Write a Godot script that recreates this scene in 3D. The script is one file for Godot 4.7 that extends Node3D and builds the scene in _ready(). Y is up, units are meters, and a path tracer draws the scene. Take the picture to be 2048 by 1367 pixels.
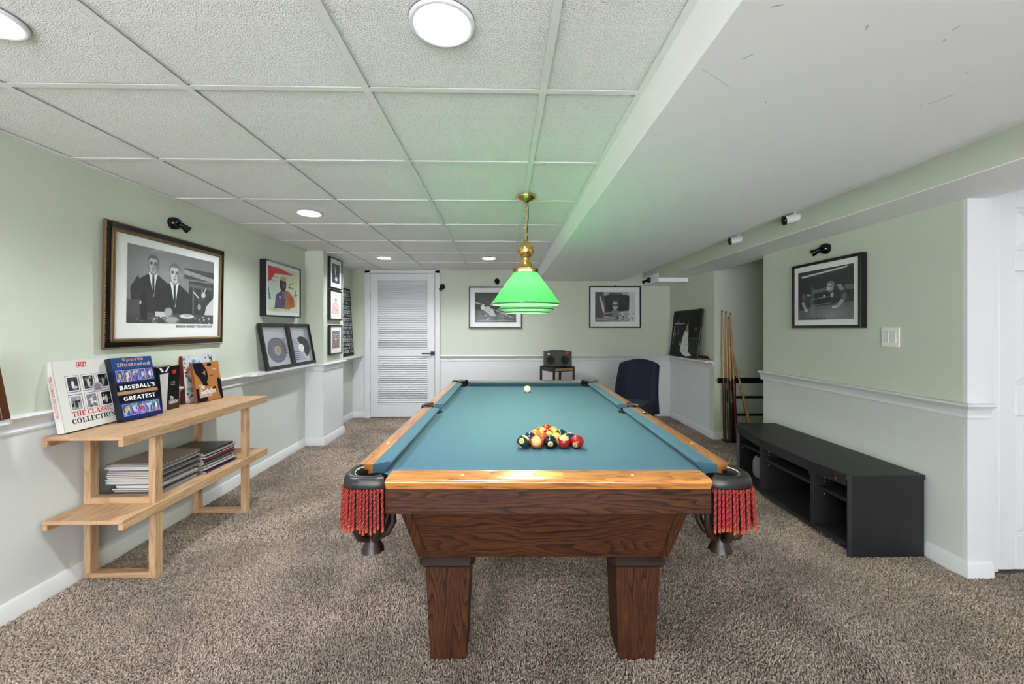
extends Node3D
# A basement billiard room: pool table under a green glass pendant, pictures on sage walls.
const YAW := -0.0222
const CEIL := 2.074
var M := {}
var rng := RandomNumberGenerator.new()
var uvo := Vector2.ZERO
var taken := {}

func _ready():
	rng.seed = 7
	lens_and_air()
	make_materials()
	build_shell()
	build_ceiling()
	build_trims()
	build_doors()
	build_pool_table()
	build_balls()
	build_pendant()
	build_left_side()
	build_back_side()
	build_right_side()
	build_carpet()

# ---------------------------------------------------------------- camera, air, lamps
func lens_and_air():
	var cam = Camera3D.new(); cam.name = "camera"
	cam.projection = Camera3D.PROJECTION_FRUSTUM
	cam.near = 0.05; cam.far = 60.0
	cam.size = 0.05 * 1367.0 / 811.0
	cam.frustum_offset = Vector2(0, -26.5 / 811.0 * 0.05)
	cam.position = Vector3(0, 1.25, 0); cam.rotation.y = YAW
	add_child(cam)
	var we = WorldEnvironment.new(); we.name = "environment"
	var e = Environment.new()
	e.background_mode = Environment.BG_COLOR
	e.background_color = Color(0.96, 0.975, 1.0)   # bright even sky added outside the unseen patio door as fill light
	e.background_energy_multiplier = 6.8
	e.tonemap_mode = Environment.TONE_MAPPER_LINEAR
	e.tonemap_exposure = 2.2
	e.sdfgi_enabled = true; e.ssao_enabled = true; e.ssil_enabled = true
	we.environment = e
	add_child(we)

const LAMP_SPOTS := [[-0.165, -1.105], [-1.385, -1.105], [-1.385, -2.934], [-1.385, -4.763], [-0.165, -4.763], [-1.385, 0.724], [-0.165, 0.724]]
const SIDE_LAMP_SPOTS := [[3.15, -0.95], [3.15, 0.9]]
const LAMP_ENERGY := 1.0
const LAMP_COLOR := Color(0.955, 0.975, 1.0)
const BULB_ENERGY := 0.105

func area_lamp(parent, at, size, energy, color):
	var l = AreaLight3D.new(); l.name = "lamp_light"
	l.area_size = Vector2(size, size); l.light_energy = energy; l.light_color = color
	l.shadow_enabled = true
	l.position = at; l.rotation.x = -PI / 2
	l.set("area_range", 14.0)
	parent.add_child(l)

# ---------------------------------------------------------------- mesh helpers
func st():
	var s = SurfaceTool.new(); s.begin(Mesh.PRIMITIVE_TRIANGLES); return s

func tri(s, a, b, c, n, ua = Vector2.ZERO, ub = Vector2.ZERO, uc = Vector2.ZERO):
	tri3(s, [a, n, ua], [b, n, ub], [c, n, uc])

# one triangle of [point, normal, uv] corners, wound so that its front is where the normals point
func tri3(s, a, b, c):
	var q = [a, b, c]
	if (b[0] - a[0]).cross(c[0] - a[0]).dot(a[1] + b[1] + c[1]) > 0: q = [a, c, b]
	for v in q:
		s.set_normal(v[1]); s.set_uv(v[2])
		if v.size() > 3: s.set_color(v[3])
		s.add_vertex(v[0])

func puv(p, ax, g):
	if ax == g:
		return Vector2(p[(g + 1) % 3], p[(g + 2) % 3]) + uvo
	return Vector2(p[g], p[3 - ax - g]) + uvo

# flat convex polygon, turned to face outward, uv in metres with u along axis g
func poly(s, pts, outward, g = 0, T = Transform3D.IDENTITY):
	var n = (pts[1] - pts[0]).cross(pts[2] - pts[0])
	if n.length() < 1e-12: n = (pts[2] - pts[0]).cross(pts[pts.size() - 1] - pts[0])
	n = n.normalized()
	var q = pts.duplicate()
	if n.dot(outward) < 0: q.reverse(); n = -n
	var a = n.abs(); var ax = 0
	if a.y > a.x and a.y >= a.z: ax = 1
	elif a.z > a.x: ax = 2
	var nn = (T.basis * n).normalized()
	for i in range(1, q.size() - 1):
		tri(s, T * q[0], T * q[i], T * q[i + 1], nn, puv(q[0], ax, g), puv(q[i], ax, g), puv(q[i + 1], ax, g))

func bev(s, c, sz, b = 0.0, g = 0, T = Transform3D.IDENTITY):
	var h = sz / 2.0
	b = min(b, min(h.x, min(h.y, h.z)) * 0.9)
	var P = func(sg, full):
		var v = Vector3.ZERO
		for k in 3: v[k] = c[k] + sg[k] * (h[k] - (0.0 if k == full else b))
		return v
	for ax in 3:
		for sg in [-1, 1]:
			var u = (ax + 1) % 3; var v = (ax + 2) % 3; var pts = []
			for k in [[-1, -1], [1, -1], [1, 1], [-1, 1]]:
				var w = [0, 0, 0]; w[ax] = sg; w[u] = k[0]; w[v] = k[1]
				pts.append(P.call(w, ax))
			var o = Vector3.ZERO; o[ax] = sg
			poly(s, pts, o, g, T)
	if b <= 0.0: return
	for e in 3:
		var u = (e + 1) % 3; var v = (e + 2) % 3
		for k in [[-1, -1], [1, -1], [1, 1], [-1, 1]]:
			var w0 = [0, 0, 0]; w0[e] = -1; w0[u] = k[0]; w0[v] = k[1]
			var w1 = w0.duplicate(); w1[e] = 1
			var o = Vector3.ZERO; o[u] = k[0]; o[v] = k[1]
			poly(s, [P.call(w0, u), P.call(w1, u), P.call(w1, v), P.call(w0, v)], o, g, T)
	for i in 8:
		var w = [1 if i & 1 else -1, 1 if i & 2 else -1, 1 if i & 4 else -1]
		poly(s, [P.call(w, 0), P.call(w, 1), P.call(w, 2)], Vector3(w[0], w[1], w[2]), g, T)

# box between two corners
func bb(s, a, b, bv = 0.0, g = 0, T = Transform3D.IDENTITY):
	bev(s, (a + b) / 2.0, (b - a).abs(), bv, g, T)

# frustum: rectangle (bottom half sizes) to rectangle (top half sizes)
func taper(s, c0, h0, c1, h1, g = 1, T = Transform3D.IDENTITY):
	var A = []; var B = []
	for k in [[-1, -1], [1, -1], [1, 1], [-1, 1]]:
		A.append(c0 + Vector3(k[0] * h0.x, 0, k[1] * h0.y)); B.append(c1 + Vector3(k[0] * h1.x, 0, k[1] * h1.y))
	var mid = (c0 + c1) / 2.0
	poly(s, A, Vector3.DOWN, g, T); poly(s, B, Vector3.UP, g, T)
	for i in 4:
		var j = (i + 1) % 4
		poly(s, [A[i], A[j], B[j], B[i]], (A[i] + B[j]) / 2.0 - mid, g, T)

# 2D outline (x,y) extruded along z from z0 to z1
func extrude(s, pts, z0, z1, g = 2, T = Transform3D.IDENTITY, smooth = false):
	var pp = PackedVector2Array(pts)
	if Geometry2D.is_polygon_clockwise(pp): pp.reverse()
	var n = pp.size()
	var idx = Geometry2D.triangulate_polygon(pp)
	for k in range(0, idx.size(), 3):
		for zz in [[z0, -1.0], [z1, 1.0]]:
			var q = []
			for m in 3: q.append(Vector3(pp[idx[k + m]].x, pp[idx[k + m]].y, zz[0]))
			poly(s, q, Vector3(0, 0, zz[1] * sign(z1 - z0)), g, T)
	for i in n:
		var a = pp[i]; var b = pp[(i + 1) % n]
		var d = b - a
		if d.length() < 1e-9: continue
		var na = Vector3(d.y, -d.x, 0).normalized(); var nb = na
		if smooth:
			var p = pp[(i - 1 + n) % n]; var q = pp[(i + 2) % n]
			var dp = a - p; var dq = q - b
			var n0 = Vector3(dp.y, -dp.x, 0).normalized(); var n1 = Vector3(dq.y, -dq.x, 0).normalized()
			if na.dot(n0) > 0.75: na = (na + n0).normalized()
			if nb.dot(n1) > 0.75: nb = (nb + n1).normalized()
		var A = Vector3(a.x, a.y, z0); var B = Vector3(b.x, b.y, z0); var C = Vector3(b.x, b.y, z1); var D = Vector3(a.x, a.y, z1)
		var ua = puv(A, 0 if abs(na.x) > abs(na.y) else 1, g); var ub = puv(B, 0 if abs(na.x) > abs(na.y) else 1, g)
		var uc = puv(C, 0 if abs(na.x) > abs(na.y) else 1, g); var ud = puv(D, 0 if abs(na.x) > abs(na.y) else 1, g)
		na = (T.basis * na).normalized(); nb = (T.basis * nb).normalized()
		tri3(s, [T * A, na, ua], [T * B, nb, ub], [T * C, nb, uc]); tri3(s, [T * A, na, ua], [T * C, nb, uc], [T * D, na, ud])

# profile [[r, y], ...] turned round y
func lathe(s, prof, seg = 24, T = Transform3D.IDENTITY, ribs = 0, rib = 0.0):
	var n = prof.size(); var nr = []
	for i in n:
		var a = prof[max(i - 1, 0)]; var b = prof[min(i + 1, n - 1)]
		nr.append(Vector2(b[1] - a[1], -(b[0] - a[0])).normalized())
	for i in n - 1:
		for k in seg:
			var t0 = TAU * k / seg; var t1 = TAU * (k + 1) / seg
			var f0 = 1.0; var f1 = 1.0
			if ribs:
				f0 = 1.0 + rib * cos(t0 * ribs); f1 = 1.0 + rib * cos(t1 * ribs)
			var P = func(j, t, f): return T * Vector3(prof[j][0] * f * cos(t), prof[j][1], prof[j][0] * f * sin(t))
			var N = func(j, t): return (T.basis * (Vector3(nr[j].x * cos(t), nr[j].y, nr[j].x * sin(t)) + Vector3(-sin(t), 0, cos(t)) * (rib * ribs * sin(t * ribs)) * nr[j].x)).normalized()
			var v = []
			for w in [[i, t0, f0], [i, t1, f1], [i + 1, t1, f1], [i + 1, t0, f0]]: v.append([P.call(w[0], w[1], w[2]), N.call(w[0], w[1]), Vector2(w[1] / TAU, prof[w[0]][1])])
			tri3(s, v[0], v[1], v[2]); tri3(s, v[0], v[2], v[3])

# round bar along points, radius may vary; end caps flat
func tube(s, pts, rad, seg = 8, T = Transform3D.IDENTITY, caps = true, cols = null):
	var n = pts.size(); var rings = []; var nrm = []
	var up = Vector3.UP
	var d0 = (pts[1] - pts[0]).normalized()
	if abs(d0.dot(up)) > 0.95: up = Vector3.RIGHT
	var u = d0.cross(up).normalized()
	for i in n:
		var d = (pts[min(i + 1, n - 1)] - pts[max(i - 1, 0)]).normalized()
		u = (u - d * u.dot(d)).normalized()
		var v = d.cross(u)
		var r = rad[i] if rad is Array else rad
		var ring = []; var nn = []
		for k in seg:
			var t = TAU * k / seg
			var o = u * cos(t) + v * sin(t)
			ring.append(T * (pts[i] + o * r)); nn.append((T.basis * o).normalized())
		rings.append(ring); nrm.append(nn)
	var L = 0.0
	for i in n - 1:
		var L1 = L + pts[i].distance_to(pts[i + 1])
		for k in seg:
			var j = (k + 1) % seg
			var v = []
			for w in [[i, k, L, k], [i, j, L, k + 1], [i + 1, j, L1, k + 1], [i + 1, k, L1, k]]:
				v.append([rings[w[0]][w[1]], nrm[w[0]][w[1]], Vector2(w[2], w[3] * 0.01) + uvo])
				if cols != null: v[-1].append(cols[w[0]])
			tri3(s, v[0], v[1], v[2]); tri3(s, v[0], v[2], v[3])
		L = L1
	if caps:
		for e in [0, n - 1]:
			var dd = (T.basis * ((pts[1] - pts[0]) if e else (pts[0] - pts[1]))).normalized()
			if e: dd = (T.basis * (pts[n - 1] - pts[n - 2])).normalized()
			if cols != null: s.set_color(cols[e])
			for k in range(1, seg - 1):
				tri(s, rings[e][0], rings[e][k], rings[e][k + 1], dd)

# grid of points, smooth normals
func sheet(s, rows, flip = false):
	s.set_smooth_group(0)
	for i in rows.size() - 1:
		for k in rows[i].size() - 1:
			var a = rows[i][k]; var b = rows[i][k + 1]; var c = rows[i + 1][k + 1]; var d = rows[i + 1][k]
			var o = [a, b, c, a, c, d]
			if flip: o = [a, c, b, a, d, c]
			for p in o: s.add_vertex(p)

func ball_mesh(r, seg = 24):
	var m = SphereMesh.new(); m.radius = r; m.height = 2 * r; m.radial_segments = seg; m.rings = seg / 2
	return m

func obj(called, s, m, parent = self):
	var o = MeshInstance3D.new()
	o.name = called
	o.mesh = s.commit() if s is SurfaceTool else s
	o.material_override = m
	parent.add_child(o, true)
	return o

func numbered(called):
	var k = taken.get(called, 0); taken[called] = k + 1
	return called if k == 0 else "%s_%03d" % [called, k]

func tag(o, label, category, group = "", kind = ""):
	if label: o.set_meta("label", label)
	if category: o.set_meta("category", category)
	if group: o.set_meta("group", group)
	if kind: o.set_meta("kind", kind)
	return o

func thing(called, label, category, at = Vector3.ZERO, turn = 0.0, group = ""):
	var o = Node3D.new(); o.name = numbered(called); add_child(o)
	o.position = at; o.rotation.y = turn
	return tag(o, label, category, group)

func struct(called, label):
	var o = Node3D.new(); o.name = called; add_child(o, true)
	o.set_meta("kind", "structure"); o.set_meta("label", label)
	return o

# lettering laid on a face: local x right, y up, z out
func letters(parent, text, at, height, width, m, basis = Basis.IDENTITY, serif = false, called = "lettering"):
	var tm = TextMesh.new()
	var f = SystemFont.new(); f.font_names = PackedStringArray(["Droid Serif" if serif else "Droid Sans"])
	f.font_weight = 700
	tm.font = f; tm.font_size = 32; tm.text = text; tm.depth = 0.02; tm.pixel_size = 0.02; tm.curve_step = 4.0
	var box = tm.get_aabb()
	var o = MeshInstance3D.new(); o.name = called; o.mesh = tm; o.material_override = m
	parent.add_child(o, true)
	var k = Vector3(width / max(box.size.x, 0.001), height / max(box.size.y, 0.001), 0.02)
	var c = box.position + box.size / 2.0
	o.transform = Transform3D(basis * Basis.from_scale(k), at - basis * (c * k))
	return o

# ---------------------------------------------------------------- drawing on images
func pic(w, h, c):
	var im = Image.create(w, h, false, Image.FORMAT_RGBA8); im.fill(c); return im

func el(im, cx, cy, rx, ry, c, soft = 0.15, rot = 0.0):
	var W = im.get_width(); var H = im.get_height()
	var X = cx * W; var Y = cy * H; var RX = rx * W; var RY = ry * H
	var R = max(RX, RY) + 2
	var cr = cos(rot); var sr = sin(rot)
	for y in range(max(0, int(Y - R)), min(H, int(Y + R) + 1)):
		for x in range(max(0, int(X - R)), min(W, int(X + R) + 1)):
			var dx = x + 0.5 - X; var dy = y + 0.5 - Y
			var a = (dx * cr + dy * sr) / RX; var b = (-dx * sr + dy * cr) / RY
			var d = sqrt(a * a + b * b)
			if d < 1.0:
				var k = clamp((1.0 - d) / max(soft, 0.02), 0.0, 1.0) * c.a
				im.set_pixel(x, y, im.get_pixel(x, y).lerp(Color(c.r, c.g, c.b), k))

func rc(im, x, y, w, h, c):
	var W = im.get_width(); var H = im.get_height()
	im.fill_rect(Rect2i(int(x * W), int(y * H), max(1, int(w * W)), max(1, int(h * H))), c)

func pg(im, pts, c):
	var W = im.get_width(); var H = im.get_height(); var q = PackedVector2Array()
	var lo = Vector2(1e9, 1e9); var hi = -lo
	for p in pts:
		var v = Vector2(p[0] * W, p[1] * H); q.append(v); lo = lo.min(v); hi = hi.max(v)
	for y in range(max(0, int(lo.y)), min(H, int(hi.y) + 1)):
		for x in range(max(0, int(lo.x)), min(W, int(hi.x) + 1)):
			if Geometry2D.is_point_in_polygon(Vector2(x + 0.5, y + 0.5), q):
				im.set_pixel(x, y, im.get_pixel(x, y).lerp(Color(c.r, c.g, c.b), c.a))

func ln(im, x0, y0, x1, y1, wd, c):
	var a = Vector2(x0, y0); var b = Vector2(x1, y1)
	var W = im.get_width(); var H = im.get_height()
	var d = Vector2((b.x - a.x) * W, (b.y - a.y) * H).normalized().orthogonal() * wd * W / 2.0
	var e = Vector2(d.x / W, d.y / H)
	pg(im, [[a.x + e.x, a.y + e.y], [b.x + e.x, b.y + e.y], [b.x - e.x, b.y - e.y], [a.x - e.x, a.y - e.y]], c)

func grain(im, amt, sd):
	var r = RandomNumberGenerator.new(); r.seed = sd
	for y in im.get_height():
		for x in im.get_width():
			var c = im.get_pixel(x, y); var k = r.randf_range(-amt, amt)
			im.set_pixel(x, y, Color(clamp(c.r + k, 0, 1), clamp(c.g + k, 0, 1), clamp(c.b + k, 0, 1)))

func g(v, a = 1.0): return Color(v, v, v, a)

func tex(im): return ImageTexture.create_from_image(im)

func print_mat(im, rough = 0.5):
	var m = StandardMaterial3D.new()
	m.albedo_texture = tex(im); m.roughness = rough; m.metallic_specular = 0.25; m.texture_repeat = false
	return m

# ---------------------------------------------------------------- materials
func mat(c, rough = 0.6, metal = 0.0):
	var m = StandardMaterial3D.new(); m.albedo_color = c; m.roughness = rough; m.metallic = metal
	return m

func bumpy(m, freq, depth, sd, scale = 1.0, kind = FastNoiseLite.TYPE_SIMPLEX_SMOOTH):
	var n = FastNoiseLite.new(); n.noise_type = kind; n.frequency = freq; n.seed = sd; n.fractal_octaves = 3
	var t = NoiseTexture2D.new(); t.noise = n; t.width = 512; t.height = 512; t.seamless = true
	m.heightmap_enabled = true; m.heightmap_texture = t; m.heightmap_scale = depth
	m.uv1_triplanar = true; m.uv1_world_triplanar = true; m.uv1_scale = Vector3.ONE * scale
	return m

func wood_tex(w, h, light, dark, sd, rings, warp, pore, cath = 0.0):
	var im = Image.create(w, h, false, Image.FORMAT_RGB8)
	var n = FastNoiseLite.new(); n.seed = sd; n.frequency = 1.0; n.fractal_octaves = 2
	var f = FastNoiseLite.new(); f.seed = sd + 5; f.frequency = 1.0; f.fractal_octaves = 2
	for y in h:
		var v = float(y) / h
		for x in w:
			var u = float(x) / w
			# blend both ends so that the sheet repeats along u
			var k = smoothstep(0.8, 1.0, u)
			var a = n.get_noise_2d(u * 2.0, v * 3.0)
			if k > 0: a = lerp(a, n.get_noise_2d((u - 1.0) * 2.0, v * 3.0), k)
			var cu = u - 0.5
			var rr = sqrt(pow(v - 0.5, 2.0) + cath * cu * cu * 0.05) if cath > 0 else v
			var q = rr * rings + a * warp
			var ring = q - floor(q)
			ring = pow(ring, 3.5) * (1.0 - smoothstep(0.92, 1.0, ring))
			var p = f.get_noise_2d(u * 12.0, v * 230.0)
			if k > 0: p = lerp(p, f.get_noise_2d((u - 1.0) * 12.0, v * 230.0), k)
			var t = clamp(ring * 0.9 + smoothstep(0.02, 0.45, p) * pore + a * 0.15, 0.0, 1.0)
			im.set_pixel(x, y, light.lerp(dark, t))
	return tex(im)

func wood_mat(t, su, sv, rough, coat = 0.0):
	var m = StandardMaterial3D.new(); m.albedo_texture = t; m.roughness = rough
	m.uv1_scale = Vector3(su, sv, 1)
	if coat > 0:
		m.clearcoat_enabled = true; m.clearcoat = coat; m.clearcoat_roughness = 0.12
	return m

func make_materials():
	var sage = Color(0.765, 0.785, 0.72)
	M.sage = mat(sage, 0.75)
	M.pale = mat(Color(0.79, 0.795, 0.775), 0.7)
	M.white_wall = mat(Color(0.945, 0.945, 0.94), 0.7)
	M.white_low = mat(Color(0.845, 0.845, 0.845), 0.7)
	M.white_trim = mat(Color(0.835, 0.835, 0.835), 0.38)
	M.door_white = mat(Color(0.83, 0.83, 0.835), 0.42)
	M.grid = mat(Color(0.88, 0.88, 0.87), 0.6)
	# mineral fibre tile
	var n = FastNoiseLite.new(); n.noise_type = FastNoiseLite.TYPE_SIMPLEX_SMOOTH; n.frequency = 0.075; n.fractal_octaves = 3; n.seed = 12
	var t = NoiseTexture2D.new(); t.noise = n; t.width = 1024; t.height = 1024; t.seamless = true
	var gr = Gradient.new(); gr.offsets = PackedFloat32Array([0.0, 0.34, 0.5, 1.0])
	gr.colors = PackedColorArray([Color(0.80, 0.80, 0.79), Color(0.865, 0.865, 0.855), Color(0.93, 0.93, 0.92), Color(0.96, 0.96, 0.95)])
	t.color_ramp = gr
	var t2 = NoiseTexture2D.new(); t2.noise = n; t2.width = 1024; t2.height = 1024; t2.seamless = true
	M.tile = mat(Color.WHITE, 0.95); M.tile.albedo_texture = t
	M.tile.heightmap_enabled = true; M.tile.heightmap_texture = t2; M.tile.heightmap_scale = 0.25
	M.tile.uv1_triplanar = true; M.tile.uv1_world_triplanar = true; M.tile.uv1_scale = Vector3.ONE * 2.2
	M.black = mat(Color(0.025, 0.025, 0.028), 0.35)
	M.gloss_black = mat(Color(0.015, 0.015, 0.018), 0.12)
	M.matte_black = mat(Color(0.03, 0.03, 0.032), 0.8)
	M.brass = mat(Color(0.86, 0.72, 0.42), 0.16, 1.0); M.brass_dull = mat(Color(0.72, 0.58, 0.30), 0.42, 0.8)
	M.gold = mat(Color(0.60, 0.51, 0.38), 0.42, 0.7)
	M.gold_worn = bumpy(mat(Color(0.42, 0.33, 0.22), 0.5, 0.6), 0.12, 0.12, 15, 9.0)
	M.chrome = mat(Color(0.8, 0.8, 0.82), 0.2, 1.0)
	M.paper = mat(Color(0.86, 0.85, 0.82), 0.7)
	M.mat_board = mat(Color(0.87, 0.875, 0.86), 0.8)
	M.glass = mat(Color(1, 1, 1, 0.04), 0.03); M.glass.metallic_specular = 0.22; M.glass.transparency = BaseMaterial3D.TRANSPARENCY_ALPHA
	M.ink_white = mat(Color(0.88, 0.88, 0.88), 0.5)
	M.ink_black = mat(Color(0.05, 0.05, 0.06), 0.5)
	M.ink_red = mat(Color(0.72, 0.10, 0.12), 0.5)
	M.ink_tan = mat(Color(0.72, 0.58, 0.45), 0.5)
	# woods
	var dark = wood_tex(1024, 512, Color(0.305, 0.175, 0.10), Color(0.09, 0.046, 0.028), 21, 16.0, 3.0, 0.75, 0.0)
	var dark_c = wood_tex(1024, 512, Color(0.295, 0.168, 0.096), Color(0.09, 0.046, 0.028), 22, 22.0, 2.4, 0.7, 6.0)
	M.walnut = wood_mat(dark, 0.8, 4.5, 0.5); M.walnut.metallic_specular = 0.3
	M.walnut_panel = wood_mat(dark_c, 0.85, 3.3, 0.5); M.walnut_panel.metallic_specular = 0.3
	var lightw = wood_tex(1024, 256, Color(0.74, 0.50, 0.25), Color(0.42, 0.22, 0.09), 31, 9.0, 2.2, 0.35, 3.0)
	M.rail_wood = wood_mat(lightw, 0.9, 7.0, 0.28, 0.7)
	var pine = wood_tex(1024, 256, Color(0.73, 0.595, 0.455), Color(0.59, 0.45, 0.325), 41, 6.0, 1.6, 0.3, 0.0)
	M.pine = wood_mat(pine, 0.8, 4.0, 0.5)
	var cue_w = Color(0.75, 0.56, 0.33)
	M.cue_maple = mat(cue_w, 0.35); M.cue_butt = mat(Color(0.28, 0.13, 0.07), 0.25); M.cue_dark = mat(Color(0.10, 0.06, 0.05), 0.25)
	M.cue_red = mat(Color(0.42, 0.05, 0.05), 0.25); M.cue_green = mat(Color(0.29, 0.27, 0.15), 0.3); M.cue_tip = mat(Color(0.15, 0.22, 0.28), 0.9)
	# cloth
	M.felt = mat(Color(0.225, 0.365, 0.43), 0.95)
	M.felt.rim_enabled = true; M.felt.rim = 0.25; M.felt.rim_tint = 0.6
	M.leather = mat(Color(0.10, 0.085, 0.085), 0.36)
	M.leather_brown = mat(Color(0.13, 0.075, 0.05), 0.4)
	M.leather_tan = mat(Color(0.52, 0.33, 0.15), 0.5)
	M.fringe = mat(Color.WHITE, 0.75); M.fringe.vertex_color_use_as_albedo = true
	M.fringe_band = mat(Color(0.42, 0.06, 0.06), 0.8)
	M.navy = mat(Color(0.05, 0.055, 0.145), 0.9); M.navy.rim_enabled = true; M.navy.rim = 0.4; M.navy.rim_tint = 0.6
	M.laminate = mat(Color(0.085, 0.085, 0.09), 0.5)
	M.sight = mat(Color(0.90, 0.86, 0.74), 0.25)
	M.olive = mat(Color(0.21, 0.215, 0.165), 0.55)
	M.grey_fabric = bumpy(mat(Color(0.36, 0.36, 0.37), 0.9), 0.3, 0.05, 55, 8.0)
	M.can = mat(Color(0.90, 0.90, 0.91), 0.25)
	M.can_ring = mat(Color(0.55, 0.55, 0.58), 0.4)
	M.lens = mat(Color.WHITE, 0.5); M.lens.emission_enabled = true; M.lens.emission = Color(1, 0.98, 0.95); M.lens.emission_energy_multiplier = 3.0
	M.bulb = mat(Color.WHITE, 0.4); M.bulb.emission_enabled = true; M.bulb.emission = Color(1, 0.95, 0.82); M.bulb.emission_energy_multiplier = 5.0
	M.shade = mat(Color(0.36, 0.66, 0.41), 0.10); M.shade.backlight_enabled = true; M.shade.backlight = Color(0.38, 0.80, 0.43)
	M.shade_rim = mat(Color(0.30, 0.38, 0.34), 0.1)
	M.carpet_base = mat(Color(0.40, 0.35, 0.305), 1.0)
	M.carpet = mat(Color.WHITE, 1.0); M.carpet.vertex_color_use_as_albedo = true
	M.plate = mat(Color(0.89, 0.89, 0.85), 0.35)
	M.red_dot = mat(Color(0.80, 0.12, 0.08), 0.4)

# ---------------------------------------------------------------- shell
func wall2(called, label, a, b, upper, lower, split = 0.84):
	var o = struct(called, label)
	var s = st(); bb(s, Vector3(a.x, split, a.z), Vector3(b.x, b.y, b.z)); obj("upper_wall", s, upper, o)
	s = st(); bb(s, Vector3(a.x, a.y, a.z), Vector3(b.x, split, b.z)); obj("lower_wall", s, lower, o)
	return o

func slab(called, label, a, b, m):
	var s = st(); bb(s, a, b)
	var o = obj(called, s, m); o.set_meta("kind", "structure"); o.set_meta("label", label)
	return o

const ZB := -5.73   # back wall
const ZF := 2.6     # wall behind the camera
const PD0 := -2.0   # glazed patio door added in it to let in fill light
const PD1 := 1.5
func build_shell():
	var T = 2.30
	slab("floor", "taupe carpeted basement floor", Vector3(-2.3, -0.12, ZB - 0.2), Vector3(4.4, 0, ZF + 0.2), M.carpet_base)
	wall2("wall_left", "long sage green left wall with pale lower half", Vector3(-2.25, 0, ZB - 0.14), Vector3(-2.11, T, ZF), M.sage, M.pale)
	wall2("wall_column", "shallow wall column carrying three small pictures", Vector3(-2.11, 0, -4.90), Vector3(-1.915, T, -4.37), M.sage, M.white_low)
	wall2("wall_back", "back wall, sage above and white below the chair rail", Vector3(-2.11, 0, ZB - 0.14), Vector3(2.38, T, ZB), M.sage, M.white_low)
	wall2("wall_far_right", "short right wall beside the back corner, with ledge", Vector3(2.38, 0, ZB - 0.14), Vector3(2.50, T, -4.62), M.sage, M.white_low)
	slab("wall_alcove", "green alcove wall behind the cue rack", Vector3(2.38, 0, -4.62), Vector3(3.6, T, -4.52), M.sage)
	slab("wall_alcove_side", "side wall of the alcove", Vector3(3.45, 0, -4.52), Vector3(3.6, T, -2.2), M.sage)
	wall2("wall_right", "sage right wall with framed picture and light switch", Vector3(2.325, 0, -3.57), Vector3(2.437, T, -2.0), M.sage, M.pale)
	slab("wall_side", "white wall round the panelled door", Vector3(2.437, 0, -2.2), Vector3(4.4, T, -2.06), M.white_low)
	slab("wall_side_right", "outer wall of the side room", Vector3(4.26, 0, -2.06), Vector3(4.4, T, ZF), M.white_wall)
	slab("wall_front_left", "wall behind the viewer, left of the added patio door", Vector3(-2.25, 0, ZF), Vector3(PD0, T, ZF + 0.14), M.sage)
	slab("wall_front_right", "wall behind the viewer, right of the added patio door", Vector3(PD1, 0, ZF), Vector3(4.4, T, ZF + 0.14), M.sage)
	slab("wall_front_head", "wall above the added patio door", Vector3(PD0, 1.98, ZF), Vector3(PD1, T, ZF + 0.14), M.sage)
	var pd = struct("added_window_1", "glazed patio door added behind the viewer for fill light")  # unseen door, added so daylight brightens ceiling and walls
	for k in 4:
		var x0 = lerp(PD0, PD1, k / 4.0); var x1 = lerp(PD0, PD1, (k + 1) / 4.0)
		var fs = st(); bb(fs, Vector3(x0, 0, ZF + 0.04), Vector3(x0 + 0.06, 1.98, ZF + 0.09), 0.004); bb(fs, Vector3(x1 - 0.06, 0, ZF + 0.04), Vector3(x1, 1.98, ZF + 0.09), 0.004); bb(fs, Vector3(x0 + 0.06, 0, ZF + 0.04), Vector3(x1 - 0.06, 0.09, ZF + 0.09), 0.004); bb(fs, Vector3(x0 + 0.06, 1.90, ZF + 0.04), Vector3(x1 - 0.06, 1.98, ZF + 0.09), 0.004); obj("sash", fs, M.white_trim, pd)
		fs = st(); bb(fs, Vector3(x0 + 0.06, 0.09, ZF + 0.062), Vector3(x1 - 0.06, 1.90, ZF + 0.066)); obj("pane", fs, M.glass, pd)
	# box that hangs low over the far right corner, the dropped bulkhead and the green beam
	slab("ceiling_corner_box", "low painted duct box in the far right corner", Vector3(1.995, 1.854, ZB), Vector3(2.38, 1.97, -5.16), M.white_wall)
	var bk = struct("ceiling_bulkhead", "wide white bulkhead dropping below the tiled ceiling")
	var s = st(); bb(s, Vector3(0.49, 1.925, ZB), Vector3(1.66, T, ZF), 0.003); obj("bulkhead_body", s, M.white_wall, bk)
	# painted underside with a few scuffs near the viewer
	var im = pic(700, 1024, Color(0.945, 0.945, 0.94))
	var rr = RandomNumberGenerator.new(); rr.seed = 5
	for w in [[0.06, 0.258, 0.079, 0.254], [0.28, 0.293, 0.273, 0.284], [0.45, 0.292, 0.451, 0.283], [0.465, 0.312, 0.462, 0.308], [0.627, 0.381, 0.628, 0.375], [0.674, 0.465, 0.693, 0.435], [0.667, 0.475, 0.666, 0.47], [0.092, 0.354, 0.106, 0.342], [0.247, 0.465, 0.255, 0.468], [0.602, 0.428, 0.604, 0.425]]:
		ln(im, w[0], w[1], w[2], w[3], 0.0028, Color(0.62, 0.62, 0.61, 0.7))
	for w in [[0.021, 0.378, 0.075, 0.402], [0.075, 0.402, 0.129, 0.428]]: ln(im, w[0], w[1], w[2], w[3], 0.0016, Color(0.74, 0.74, 0.73, 0.7))
	var um = print_mat(im, 0.7)
	s = st(); flat_print(s, 1.164, 1.70)
	var ub = obj("bulkhead_underside", s, um, bk)
	ub.transform = Transform3D(Basis(Vector3(1, 0, 0), Vector3(0, 0, 1), Vector3(0, -1, 0)), Vector3(1.075, 1.9245, -1.25))
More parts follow.
